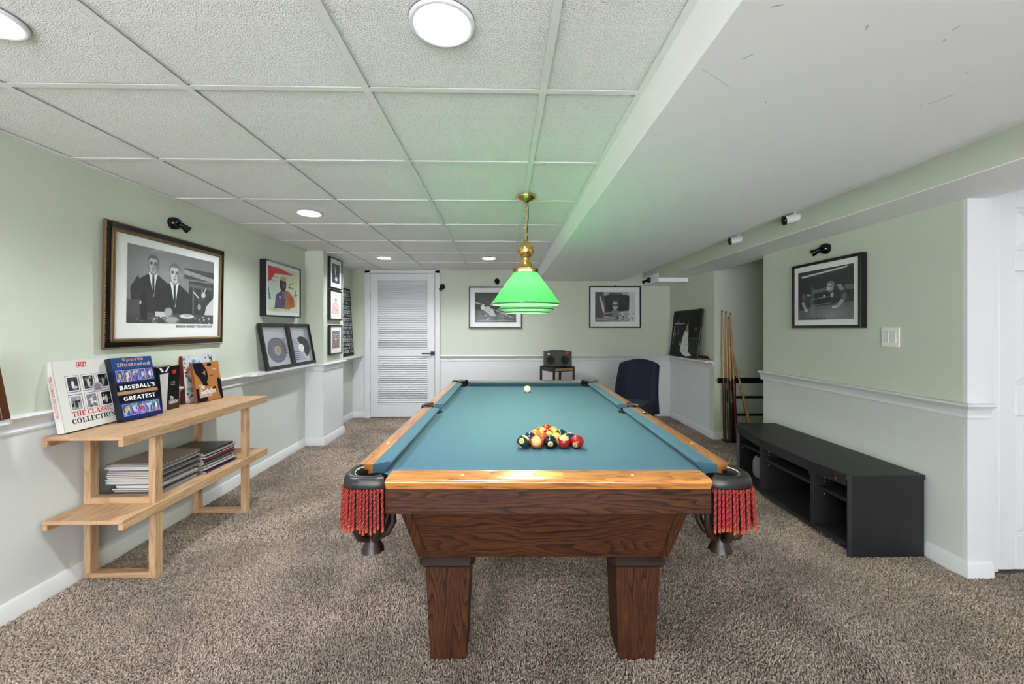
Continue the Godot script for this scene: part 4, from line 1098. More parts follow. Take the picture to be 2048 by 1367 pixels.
func record_art(dark):
	# vinyl record against a list of tracks
	var im = pic(200, 240, Color(0.66, 0.67, 0.69))
	rc(im, 0, 0, 1, 0.12, Color(0.58, 0.60, 0.60))
	if dark:
		el(im, 0.56, 0.58, 0.37, 0.31, Color(0.12, 0.14, 0.13), 0.03)
		pg(im, [[0.02, 0.34], [0.32, 0.30], [0.74, 0.92], [0.72, 1.0], [0.02, 1.0]], Color(0.66, 0.67, 0.70))
		for k in 11: rc(im, 0.05, 0.36 + k * 0.055, 0.26 + k * 0.028, 0.022, Color(0.26, 0.26, 0.30))
		el(im, 0.49, 0.60, 0.14, 0.12, Color(0.88, 0.88, 0.88), 0.05); rc(im, 0.42, 0.56, 0.14, 0.012, g(0.4)); rc(im, 0.43, 0.64, 0.12, 0.012, g(0.5))
	else:
		el(im, 0.52, 0.60, 0.40, 0.33, Color(0.36, 0.36, 0.40), 0.03)
		for k in 5: el(im, 0.52, 0.60, 0.38 - k * 0.05, 0.315 - k * 0.04, Color(0.40, 0.40, 0.44) if k % 2 else Color(0.34, 0.34, 0.38), 0.04)
		el(im, 0.53, 0.61, 0.15, 0.125, Color(0.62, 0.56, 0.50), 0.05); el(im, 0.53, 0.61, 0.07, 0.06, Color(0.56, 0.50, 0.42), 0.2)
		for k in 8: rc(im, 0.72 + k * 0.008, 0.32 + k * 0.052, 0.20, 0.02, Color(0.24, 0.24, 0.27))
		for k in 5: ln(im, 0.65 + k * 0.06, 0.10, 0.95, 0.16 + k * 0.03, 0.01, Color(0.5, 0.52, 0.52, 0.6))
	grain(im, 0.02, 15)
	return im

func framed(called, label, w, h, depth, border, fm, matw, im, at, turn, lean = 0.0, group = "", glazed = true):
	var o = thing(called, label, "picture", at, turn, group)
	if lean != 0.0: o.basis = Basis(Vector3.UP, turn) * Basis(Vector3.RIGHT, -lean)
	var s = st()
	for q in [[-1, 0], [1, 0], [0, -1], [0, 1]]:
		if q[0]: bev(s, Vector3(q[0] * (w - border) / 2, 0, depth / 2), Vector3(border, h, depth), 0.002, 1)
		else: bev(s, Vector3(0, q[1] * (h - border) / 2, depth / 2), Vector3(w - 2 * border, border, depth), 0.002, 0)
	obj("frame", s, fm, o)
	var iw = w - 2 * border; var ih = h - 2 * border
	s = st(); bb(s, Vector3(-iw / 2, -ih / 2, 0.002), Vector3(iw / 2, ih / 2, depth - 0.010)); obj("mat_board", s, M.mat_board, o)
	s = st(); flat_print(s, iw - 2 * matw, ih - 2 * matw, depth - 0.0092); obj("print", s, print_mat(im), o)
	if glazed:
		s = st(); flat_print(s, iw, ih, depth - 0.005); obj("glass", s, M.glass, o)
	return o

func picture_spot(label, at, turn, aim):
	# small black eyeball spot: round base, ball, flared head
	var o = thing("picture_spotlight", label, "spotlight", at, turn, "small black wall spotlights")
	var R = Basis(Vector3.RIGHT, PI / 2)
	var s = st(); lathe(s, [[0.0, 0.046], [0.018, 0.045], [0.030, 0.039], [0.037, 0.026], [0.039, 0.012], [0.039, 0.0]], 28, Transform3D(R, Vector3.ZERO)); obj("spot_base", s, M.gloss_black, o)
	s = st(); bev(s, Vector3(0, -0.008, 0.044), Vector3(0.016, 0.016, 0.02), 0.003); obj("swivel", s, M.gloss_black, o)
	var d = aim.normalized(); var q = Basis(Quaternion(Vector3.UP, d))
	s = st(); lathe(s, [[0.0, -0.014], [0.014, -0.012], [0.017, 0.0], [0.017, 0.016], [0.026, 0.048], [0.024, 0.048], [0.014, 0.02], [0.0, 0.02]], 24, Transform3D(q, Vector3(0, -0.010, 0.055))); obj("spot_head", s, M.gloss_black, o)
	return o

# ---------------------------------------------------------------- left side
const LX := -2.11
const L90 := PI / 2
func build_left_side():
	ornate_picture()
	framed("framed_painting", "loose colourful portrait painting in a deep black frame on the left wall", 0.612, 0.495, 0.055, 0.012, M.black, 0.034, painting_figure(), Vector3(LX, 1.608, -3.868), L90, 0.0, "", true)
	picture_spot("black wall spotlight above the large gilt framed photograph", Vector3(LX, 1.923, -2.635), L90, Vector3(0.75, -0.5, 0.35))
	# twin frame of records leaning on the ledge
	var r = thing("record_frame", "double black frame holding two records, leaning on the ledge", "record frame", Vector3(-2.005, 0.889, -3.935), L90)
	r.basis = Basis(Vector3.UP, L90) * Basis(Vector3.RIGHT, -0.185)
	var s = st()
	for q in [[-0.432, 0.0, 0.03, 0.416], [-0.0165, 0.0, 0.033, 0.416], [0.0165, 0.0, 0.033, 0.416], [0.432, 0.0, 0.03, 0.416]]: bev(s, Vector3(q[0], 0.208, 0.0), Vector3(q[2], q[3], 0.03), 0.004, 1)
	for y in [0.015, 0.401]:
		for x in [-0.224, 0.224]: bev(s, Vector3(x, y, 0.0), Vector3(0.388, 0.03, 0.029), 0.004, 0)
	obj("frame", s, M.black, r)
	for k in 2:
		var x = -0.224 + 0.448 * k
		s = st(); bb(s, Vector3(x - 0.19, 0.03, -0.012), Vector3(x + 0.19, 0.386, -0.006)); obj("backing", s, M.mat_board, r)
		s = st(); flat_print(s, 0.384, 0.356); var o = obj("record_print", s, print_mat(record_art(k == 1), 0.4), r); o.position = Vector3(x, 0.208, -0.005)
		s = st(); flat_print(s, 0.384, 0.356); o = obj("glass", s, M.glass, r); o.position = Vector3(x, 0.208, 0.006)
	# three small frames on the column
	var tops = [[1.872, 0.347, "topmost", 0], [1.515, 0.338, "middle", 1], [1.127, 0.330, "lowest", 2]]
	for q in tops:
		framed("small_frame", ["topmost small black frame on the column, with a black and white portrait", "middle small black frame on the column, with a pale colour print", "lowest small black frame on the column, with a striped colour print"][q[3]], 0.335, q[1], 0.03, 0.016, M.black, 0.05, photo_portrait(q[3], 20 + q[3]), Vector3(-1.9145, q[0], -4.64), L90, 0.0, "small frames on the column")
	# lettered panel: white marks too small to read
	var p = thing("lettered_panel", "tall narrow black panel covered in white lettering, leaning on the far ledge", "sign", Vector3(-2.035, 0.889, -5.36), L90)
	p.basis = Basis(Vector3.UP, L90) * Basis(Vector3.RIGHT, -0.06)
	s = st(); bev(s, Vector3(0, 0.45, 0), Vector3(0.42, 0.90, 0.012), 0.002); obj("panel", s, M.black, p)
	var im = pic(210, 450, g(0.06))
	var rr = RandomNumberGenerator.new(); rr.seed = 77
	var y = 0.03
	while y < 0.96:
		var hh = rr.randf_range(0.025, 0.06); var x = 0.04
		while x < 0.94:
			var w = rr.randf_range(0.02, 0.05)
			if rr.randf() < 0.86:
				rc(im, x, y, w * 0.4, hh, g(0.82)); rc(im, x, y, w, hh * 0.28, g(0.82))
				if rr.randf() < 0.6: rc(im, x, y + hh * 0.72, w, hh * 0.28, g(0.8))
				if rr.randf() < 0.5: rc(im, x + w * 0.7, y, w * 0.35, hh, g(0.8))
			x += w + 0.014
		y += hh + 0.016
	s = st(); flat_print(s, 0.41, 0.89); var pr = obj("panel_print", s, print_mat(im), p); pr.position = Vector3(0, 0.45, 0.0068)
	# corner of a brown frame on the near ledge
	var nf = framed("brown_frame", "brown wooden frame on the near ledge, cut by the left picture edge", 0.30, 0.24, 0.02, 0.03, M.cue_butt, 0.02, photo_portrait(2, 31), Vector3(-2.02, 1.004, -1.525), L90, 0.2)
	bookcase()
	shelf_books()
	magazines()

func ornate_picture():
	var w = 0.905; var h = 0.686
	var o = thing("gilt_framed_photograph", "large black and gilt frame with a photograph of two men in dark suits", "picture", Vector3(-2.098, 1.485, -2.617), L90)
	o.basis = Basis(Vector3.UP, L90) * Basis(Vector3.RIGHT, 0.018)
	var s
	for q in [["outer_moulding", 0.0, 0.009, 0.018, M.gold_worn], ["black_moulding", 0.001, 0.038, 0.0165, M.gloss_black], ["inner_moulding", 0.034, 0.054, 0.025, M.gold_worn]]:
		s = st(); var a = q[1]; var b = q[2]; var m = (a + b) / 2; var t = b - a
		for k in [-1, 1]:
			bev(s, Vector3(k * (w / 2 - m), 0, q[3] / 2), Vector3(t, h - 2 * a, q[3]), 0.004, 1); bev(s, Vector3(0, k * (h / 2 - m), q[3] / 2), Vector3(w - 2 * a, t, q[3]), 0.004, 0)
		obj(q[0], s, q[4], o)
	# beading on both gilt mouldings
	for q in [[0.005, 0.018, 0.0042, "outer_beading"], [0.048, 0.0255, 0.0050, "inner_beading"]]:
		s = st()
		var hw = w / 2 - q[0]; var hh = h / 2 - q[0]; var n = int(2 * (hw + hh) * 2 / 0.0125)
		for k in n:
			var d = 4.0 * (hw + hh) * k / n; var p
			if d < 2 * hw: p = Vector2(-hw + d, hh)
			elif d < 2 * hw + 2 * hh: p = Vector2(hw, hh - (d - 2 * hw))
			elif d < 4 * hw + 2 * hh: p = Vector2(hw - (d - 2 * hw - 2 * hh), -hh)
			else: p = Vector2(-hw, -hh + (d - 4 * hw - 2 * hh))
			var c = Vector3(p.x, p.y, q[1]); var r = q[2]
			for f in 4:
				var u = Vector3(cos(f * PI / 2), sin(f * PI / 2), 0) * r; var v = Vector3(cos((f + 1) * PI / 2), sin((f + 1) * PI / 2), 0) * r
				poly(s, [c + u, c + v, c + Vector3(0, 0, r)], (u + v) + Vector3(0, 0, r))
		var bd = obj(q[3], s, M.gold, o)
	s = st(); bb(s, Vector3(-w / 2 + 0.05, -h / 2 + 0.05, 0.004), Vector3(w / 2 - 0.05, h / 2 - 0.05, 0.014)); obj("mat_board", s, M.mat_board, o)
	s = st(); flat_print(s, 0.672, 0.444); var p = obj("print", s, print_mat(photo_two_suits(), 0.4), o); p.position = Vector3(0.012, 0.02, 0.0148)
	letters(o, "MARLON BRANDO \"THE GODFATHER\"", Vector3(0.183, -0.220, 0.0145), 0.016, 0.325, M.ink_black)
	s = st(); flat_print(s, w - 0.1, h - 0.1); var gl = obj("glass", s, M.glass, o); gl.position = Vector3(0, 0, 0.019)

func bookcase():
	var b = thing("bench_shelf", "low open pine shelf unit with two boards and sled legs by the left wall", "shelf", Vector3(-1.91, 0, -2.453))
	var s
	# boards: thin top with deeper front and back lips
	for y in [0.758, 0.376]:
		uvo = Vector2(rng.randf(), rng.randf())
		s = st()
		for k in 3: bb(s, Vector3(-0.18 + k * 0.12 + 0.0004, y - 0.017, -0.568), Vector3(-0.18 + (k + 1) * 0.12 - 0.0004, y, 0.568), 0.0008, 2); uvo += Vector2(0.37, 0.21)
		var sh = obj("shelf_board", s, M.pine, b)
		for x in [-0.18, 0.158]:
			uvo = Vector2(rng.randf(), rng.randf())
			s = st(); bb(s, Vector3(x, y - 0.046, -0.568), Vector3(x + 0.022, y - 0.0175, 0.568), 0.0015, 2); obj("lip", s, M.pine, sh)
	for z in [0.365, -0.348]:
		for x in [-0.1795, 0.139]:
			uvo = Vector2(rng.randf(), rng.randf())
			s = st(); bev(s, Vector3(x + 0.017, 0.3700, z), Vector3(0.034, 0.740, 0.046), 0.002, 1); obj("post", s, M.pine, b)
		uvo = Vector2(rng.randf(), rng.randf())
		s = st(); bev(s, Vector3(0, 0.016, z), Vector3(0.292, 0.032, 0.044), 0.002, 0); obj("foot_bar", s, M.pine, b)
		s = st(); bev(s, Vector3(0, 0.3925, z), Vector3(0.292, 0.033, 0.044), 0.002, 0); obj("cross_bar", s, M.pine, b)
	uvo = Vector2.ZERO

func book(called, label, w, h, t, at, turn, lean, im, spine, cat = "book"):
	var o = thing(called, label, cat, at + Vector3(0, t * sin(lean) + 0.0005, 0), turn)
	o.basis = Basis(Vector3.UP, turn) * Basis(Vector3.RIGHT, -lean)
	var s = st()
	bb(s, Vector3(-w / 2, 0, -0.003), Vector3(w / 2, h, 0), 0.0008); bb(s, Vector3(-w / 2, 0, -t), Vector3(w / 2, h, -t + 0.003), 0.0008); bb(s, Vector3(-w / 2, 0, -t), Vector3(-w / 2 + 0.003, h, 0), 0.0008)
	obj("cover", s, spine, o)
	s = st(); bb(s, Vector3(-w / 2 + 0.003, 0.004, -t + 0.003), Vector3(w / 2 - 0.004, h - 0.004, -0.003)); obj("pages", s, M.paper, o)
	s = st(); flat_print(s, w - 0.001, h - 0.001); var f = obj("front_print", s, print_mat(im, 0.35), o); f.position = Vector3(0, h / 2, 0.0006)
	return o

func shelf_books():
	var SY = 0.758
	# white book with six photographs
	var im = pic(200, 256, Color(0.80, 0.79, 0.77))
	for r in 2:
		for c in 3:
			var x = 0.16 + c * 0.275; var y = 0.22 + r * 0.275
			rc(im, x, y, 0.235, 0.245, g(0.25)); rc(im, x + 0.008, y + 0.006, 0.22, 0.233, g(0.8)); rc(im, x + 0.03, y + 0.025, 0.175, 0.195, g([0.25, 0.18, 0.1, 0.55, 0.45, 0.12][r * 3 + c]))
			for k in 12: el(im, x + 0.05 + rng.randf() * 0.135, y + 0.05 + rng.randf() * 0.15, rng.randf_range(0.008, 0.03), rng.randf_range(0.008, 0.03), g(rng.randf_range(0.1, 0.9)), 0.3)
			el(im, x + 0.115, y + 0.13, 0.03, 0.07, g([0.8, 0.7, 0.6, 0.2, 0.75, 0.7][r * 3 + c]), 0.3)
	el(im, 0.70, 0.43, 0.105, 0.082, Color(0.62, 0.62, 0.64), 0.05); el(im, 0.70, 0.42, 0.07, 0.055, Color(0.45, 0.46, 0.48), 0.3); rc(im, 0.65, 0.455, 0.11, 0.022, Color(0.72, 0.2, 0.22))
	rc(im, 0.40, 0.035, 0.17, 0.075, Color(0.74, 0.14, 0.13))
	var m = mat(Color(0.80, 0.79, 0.77), 0.4)
	var o = book("white_photo_book", "large white picture book with six photographs and red and black title", 0.272, 0.337, 0.035, Vector3(-2.032, SY, -2.062), L90 + 0.01, 0.19, im, m)
	letters(o, "LIFE", Vector3(-0.004, 0.312, 0.0012), 0.019, 0.04, M.ink_white)
	letters(o, "THE CLASSIC", Vector3(0.01, 0.077, 0.0012), 0.022, 0.20, M.ink_red, Basis.IDENTITY, true)
	letters(o, "COLLECTION", Vector3(0.012, 0.044, 0.0012), 0.025, 0.215, M.ink_black, Basis.IDENTITY, true)
	letters(o, "THE CLASSIC COLLECTION", Vector3(-0.1365, 0.17, -0.018), 0.012, 0.2, M.ink_red, Basis(Vector3(0, -1, 0), Vector3(0, 0, 1), Vector3(-1, 0, 0)), true)
	# blue baseball book
	im = pic(200, 310, Color(0.10, 0.15, 0.34))
	rc(im, 0, 0, 1, 0.19, Color(0.14, 0.25, 0.45))
	for r in 2:
		for c in 5:
			var x = 0.05 + c * 0.185; var y = 0.205 if r == 0 else 0.75
			rc(im, x, y, 0.17, 0.19, Color(0.62, 0.63, 0.68)); rc(im, x + 0.012, y + 0.008, 0.145, 0.172, Color(0.20, 0.28, 0.52))
			for k in 10: el(im, x + 0.03 + rng.randf() * 0.11, y + 0.03 + rng.randf() * 0.14, 0.03, 0.028, Color(rng.randf_range(0.3, 0.9), rng.randf_range(0.25, 0.8), rng.randf_range(0.3, 0.9)), 0.4)
			el(im, x + 0.085, y + 0.09, 0.035, 0.05, [Color(0.8, 0.6, 0.2), Color(0.75, 0.7, 0.75), Color(0.75, 0.25, 0.2), Color(0.6, 0.7, 0.85), Color(0.8, 0.8, 0.85)][c], 0.3)
	rc(im, 0, 0.42, 1, 0.125, Color(0.07, 0.07, 0.10)); rc(im, 0, 0.545, 1, 0.055, Color(0.60, 0.47, 0.34)); rc(im, 0, 0.60, 1, 0.125, Color(0.07, 0.07, 0.10))
	o = book("blue_baseball_book", "blue baseball book with rows of player cards and white title", 0.212, 0.337, 0.036, Vector3(-1.966, SY, -2.264), L90 - 0.15, 0.235, im, mat(Color(0.07, 0.08, 0.14), 0.4))
	letters(o, "Sports", Vector3(0.004, 0.322, 0.0012), 0.021, 0.11, M.ink_tan)
	letters(o, "Illustrated", Vector3(0.004, 0.297, 0.0012), 0.021, 0.17, M.ink_tan)
	letters(o, "BASEBALL'S", Vector3(0.002, 0.174, 0.0012), 0.022, 0.185, M.ink_white)
	letters(o, "GREATEST", Vector3(0.002, 0.114, 0.0012), 0.022, 0.165, M.ink_white)
	# black box with white shirt front
	im = pic(150, 250, Color(0.05, 0.05, 0.055))
	rc(im, 0, 0.86, 1, 0.14, Color(0.26, 0.17, 0.12))
	pg(im, [[0.10, 0.17], [0.50, 0.145], [0.40, 1.0], [0.24, 1.0]], g(0.74)); pg(im, [[0.07, 0.02], [0.17, 0.02], [0.30, 0.12], [0.20, 0.135]], g(0.82)); pg(im, [[0.45, 0.02], [0.56, 0.0], [0.42, 0.12], [0.32, 0.12]], g(0.82))
	pg(im, [[0.14, 0.12], [0.30, 0.125], [0.48, 0.12], [0.48, 0.155], [0.30, 0.14], [0.12, 0.16]], g(0.04))
	el(im, 0.76, 0.14, 0.10, 0.055, Color(0.72, 0.14, 0.10), 0.1)
	for k in 3: rc(im, 0.58, 0.36 + k * 0.035, 0.22, 0.012, g(0.6))
	o = book("black_disc_box", "black boxed set showing a white shirt front and bow collar", 0.16, 0.265, 0.054, Vector3(-2.024, SY, -2.50), L90, 0.0, im, M.black, "box set")
	letters(o, "The", Vector3(0.022, 0.072, 0.0012), 0.022, 0.026, M.ink_white, Basis.IDENTITY, true)
	letters(o, "Godfather", Vector3(0.038, 0.047, 0.0012), 0.024, 0.072, M.ink_white, Basis.IDENTITY, true)
	letters(o, "The Godfather", Vector3(-0.0805, 0.115, -0.027), 0.02, 0.06, M.ink_white, Basis(Vector3(0, 0, 1), Vector3(0, 1, 0), Vector3(-1, 0, 0)), true)
	# red spined picture book at the back
	im = pic(180, 210, Color(0.75, 0.75, 0.78))
	for k in 40: rc(im, rng.randf() * 0.9, rng.randf() * 0.95, rng.randf_range(0.05, 0.2), rng.randf_range(0.04, 0.16), Color(rng.randf_range(0.2, 0.85), rng.randf_range(0.2, 0.82), rng.randf_range(0.2, 0.75)))
	for k in 60: el(im, rng.randf(), rng.randf(), 0.03, 0.03, g(rng.randf_range(0.1, 0.9)), 0.5)
	book("red_spined_book", "tall picture book with a red spine behind the tan book", 0.285, 0.312, 0.03, Vector3(-2.058, SY, -2.828), L90 - 0.04, 0.08, im, mat(Color(0.42, 0.06, 0.08), 0.4))
	# tan book with dark silhouette shapes
	im = pic(200, 240, Color(0.62, 0.41, 0.22))
	pg(im, [[0.0, 0.0], [0.36, 0.0], [0.50, 0.22], [0.52, 0.40], [0.44, 0.52], [0.50, 0.62], [0.30, 0.60], [0.20, 0.42], [0.05, 0.25]], Color(0.06, 0.07, 0.11)); pg(im, [[0.32, 0.26], [0.44, 0.20], [0.42, 0.34]], Color(0.62, 0.41, 0.22))
	el(im, 0.62, 0.07, 0.10, 0.05, Color(0.06, 0.07, 0.11), 0.2); ln(im, 0.56, 0.36, 0.72, 0.35, 0.02, Color(0.2, 0.12, 0.08))
	pg(im, [[0.86, 0.42], [1.0, 0.50], [1.0, 1.0], [0.90, 1.0], [0.84, 0.70]], Color(0.06, 0.07, 0.11)); rc(im, 0.64, 0.66, 0.12, 0.12, Color(0.07, 0.06, 0.07)); rc(im, 0.0, 0.66, 0.10, 0.34, Color(0.06, 0.07, 0.11)); rc(im, 0.10, 0.90, 0.3, 0.10, Color(0.08, 0.07, 0.09))
	rc(im, 0.70, 0.18, 0.2, 0.015, g(0.75)); rc(im, 0.75, 0.205, 0.12, 0.012, g(0.75))
	for k in 4: rc(im, 0.12, 0.80 + k * 0.026, 0.46, 0.013, Color(0.7, 0.7, 0.76))
	o = book("tan_cover_book", "tan covered book with dark shapes and white title, in front of red spine", 0.215, 0.262, 0.02, Vector3(-1.998, SY, -2.822), L90 - 0.10, 0.16, im, mat(Color(0.55, 0.33, 0.16), 0.4))
	letters(o, "The", Vector3(-0.058, 0.100, 0.0012), 0.030, 0.042, M.ink_white, Basis.IDENTITY, true)
	letters(o, "Godfather", Vector3(-0.010, 0.066, 0.0012), 0.034, 0.125, M.ink_white, Basis.IDENTITY, true)

func magazines():
	var cols = [Color(0.62, 0.61, 0.64), Color(0.70, 0.69, 0.70), Color(0.30, 0.29, 0.30), Color(0.66, 0.64, 0.63), Color(0.52, 0.50, 0.50), Color(0.74, 0.73, 0.73), Color(0.16, 0.15, 0.16), Color(0.58, 0.50, 0.42)]
	var cols2 = [Color(0.14, 0.20, 0.36), Color(0.70, 0.12, 0.09), Color(0.12, 0.16, 0.27), Color(0.72, 0.72, 0.72), Color(0.12, 0.12, 0.14), Color(0.70, 0.68, 0.62), Color(0.15, 0.15, 0.17), Color(0.68, 0.67, 0.66), Color(0.20, 0.17, 0.15)]
	var wraps = []
	var hues = ["grey", "pale grey", "charcoal", "light grey", "mid grey", "whitish", "black", "tan", "navy", "red", "dark blue", "pale grey", "black", "cream", "charcoal", "light grey", "dark brown"]
	var nth = ["first", "second", "third", "fourth", "fifth", "sixth", "seventh", "eighth", "ninth", "tenth", "eleventh", "twelfth", "thirteenth", "fourteenth", "fifteenth", "sixteenth", "seventeenth", "eighteenth", "nineteenth", "twentieth", "topmost"]
	for c in cols + cols2:
		var m = mat(c, 0.3); wraps.append(m)
	for stack in 2:
		var y = 0.4095 if stack == 0 else 0.3765
		y = 0.3765
		var n = [21, 16][stack]
		for k in n:
			var t = rng.randf_range(0.0045, 0.0105) if stack == 0 else rng.randf_range(0.005, 0.0095)
			var w = rng.randf_range(0.245, 0.275); var d = rng.randf_range(0.265, 0.30)
			if stack == 0 and k < 7: d = 0.27; w = 0.225
			if stack == 1: d = rng.randf_range(0.26, 0.285)
			var o = thing("magazine", "%s magazine, %s from the bottom of the %s stack on the lower shelf" % [hues[(k * 5 + 3) % 8 if stack == 0 else 8 + k % 9] if not (stack == 0 and k == n - 1) else "tan", nth[k], ["nearer taller", "farther"][stack]], "magazine", Vector3(-1.932 + rng.randf_range(-0.012, 0.012) + (0.015 if stack == 0 and k < 7 else 0.0), y, [-2.298, -2.618][stack] + rng.randf_range(-0.006, 0.006)), rng.randf_range(-0.03, 0.03), ["magazines in the taller stack", "magazines in the farther stack"][stack])
			var s = st(); bb(s, Vector3(-w / 2, 0, -d / 2), Vector3(w / 2, t * 0.18, d / 2)); bb(s, Vector3(-w / 2, t * 0.82, -d / 2), Vector3(w / 2, t, d / 2)); bb(s, Vector3(w / 2 - 0.002, 0, -d / 2), Vector3(w / 2, t, d / 2))
			var mi = (k * 5 + 3) % cols.size() if stack == 0 else cols.size() + (k % cols2.size())
			if stack == 0 and k == n - 1: mi = 7
			obj("cover", s, wraps[mi], o)
			s = st(); bb(s, Vector3(-w / 2 + 0.002, t * 0.18, -d / 2 + 0.002), Vector3(w / 2 - 0.003, t * 0.82, d / 2 - 0.002)); obj("pages", s, M.paper, o)
			y += t + 0.0003

# ---------------------------------------------------------------- back of the room
func build_back_side():
	var a = framed("framed_photograph", "black framed photograph partly hidden behind the green lamp shades", 0.748, 0.587, 0.028, 0.018, M.black, 0.066, photo_table_shot(8), Vector3(-0.105, 1.550, ZB + 0.001), 0.0, 0.0, "black framed photographs on the back wall")
	var b = framed("framed_photograph", "black framed photograph on the back wall above the navy chair", 0.736, 0.590, 0.028, 0.018, M.black, 0.066, photo_diner(), Vector3(1.587, 1.558, ZB + 0.001), 0.0, 0.0, "black framed photographs on the back wall")
	var s = st(); bev(s, Vector3(0, 0.302, 0.012), Vector3(0.02, 0.02, 0.012), 0.003); obj("hanger", s, M.black, b)
	picture_spot("black wall spotlight seen end on above the half hidden photograph", Vector3(-0.085, 1.921, ZB), 0.0, Vector3(0.1, -0.35, 0.6))
	picture_spot("black wall spotlight beside the top of the louvred door", Vector3(-0.850, 1.841, ZB), 0.0, Vector3(-0.4, -0.8, 0.5))
	picture_spot("black spotlight on the low duct box in the far corner", Vector3(1.995, 1.912, -5.47), -PI / 2, Vector3(-0.2, -0.5, 0.75))
	stool(); radio(); chair()

func stool():
	var o = thing("stool", "small black legged stool with wooden apron under the olive speaker", "stool", Vector3(0.73, 0, -5.45), 0.0)
	var P = []
	for k in 4: P.append(Vector3(0.222 * cos(0.32 + k * PI / 2), 0, 0.222 * sin(0.32 + k * PI / 2)))
	var s
	for k in 4:
		s = st(); bev(s, Vector3(0, 0.368, 0), Vector3(0.028, 0.736, 0.028), 0.002, 1, Transform3D(Basis(Vector3.UP, -0.32), P[k])); obj("leg", s, M.black, o)
		var d = P[(k + 1) % 4] - P[k]; var mid = (P[k] + P[(k + 1) % 4]) / 2
		var B = Basis(d.normalized(), Vector3.UP, d.normalized().cross(Vector3.UP))
		s = st(); bev(s, Vector3(0, 0.714, 0), Vector3(d.length() - 0.028, 0.034, 0.014), 0.001, 0, Transform3D(B, mid)); obj("apron", s, M.pine if k != 1 else M.black, o)
		s = st(); bev(s, Vector3(0, 0.692, 0), Vector3(d.length() - 0.028, 0.010, 0.018), 0.001, 0, Transform3D(B, mid)); obj("stretcher", s, M.black, o)
	s = st(); bev(s, Vector3(0, 0.741, 0), Vector3(0.335, 0.012, 0.335), 0.003, 0, Transform3D(Basis(Vector3.UP, -0.32 - PI / 4), Vector3.ZERO)); obj("seat", s, M.black, o)

func radio():
	var o = thing("portable_speaker", "olive green portable speaker with two round drivers on the stool", "speaker", Vector3(0.731, 0.7475, -5.45))
	var s = st()
	bev(s, Vector3(0, 0.100, 0), Vector3(0.362, 0.200, 0.15), 0.006); obj("cabinet", s, M.olive, o)
	s = st(); bev(s, Vector3(-0.005, 0.206, 0), Vector3(0.20, 0.013, 0.10), 0.004); obj("carry_handle", s, M.black, o)
	s = st(); bev(s, Vector3(0.181, 0.1, 0), Vector3(0.008, 0.19, 0.14), 0.002); obj("side_panel", s, M.black, o)
	var R = Basis(Vector3.RIGHT, PI / 2)
	for x in [-0.095, 0.093]:
		s = st(); lathe(s, [[0.055, 0.0], [0.055, 0.004], [0.050, 0.005], [0.045, 0.001], [0.02, -0.006 + 0.008], [0.0, 0.006]], 28, Transform3D(R, Vector3(x, 0.085, 0.075))); obj("driver", s, M.matte_black, o)
	for q in [[-0.125, 0.170, 0.013, M.sight], [0.128, 0.178, 0.017, M.red_dot], [0.050, 0.168, 0.005, M.leather_tan], [0.082, 0.166, 0.005, M.chrome], [0.135, 0.012, 0.006, M.chrome]]:
		s = st(); lathe(s, [[0.0, 0.012], [q[2] * 0.9, 0.012], [q[2], 0.008], [q[2], 0.0]], 18, Transform3D(R, Vector3(q[0], q[1], 0.075))); obj("knob", s, q[3], o)

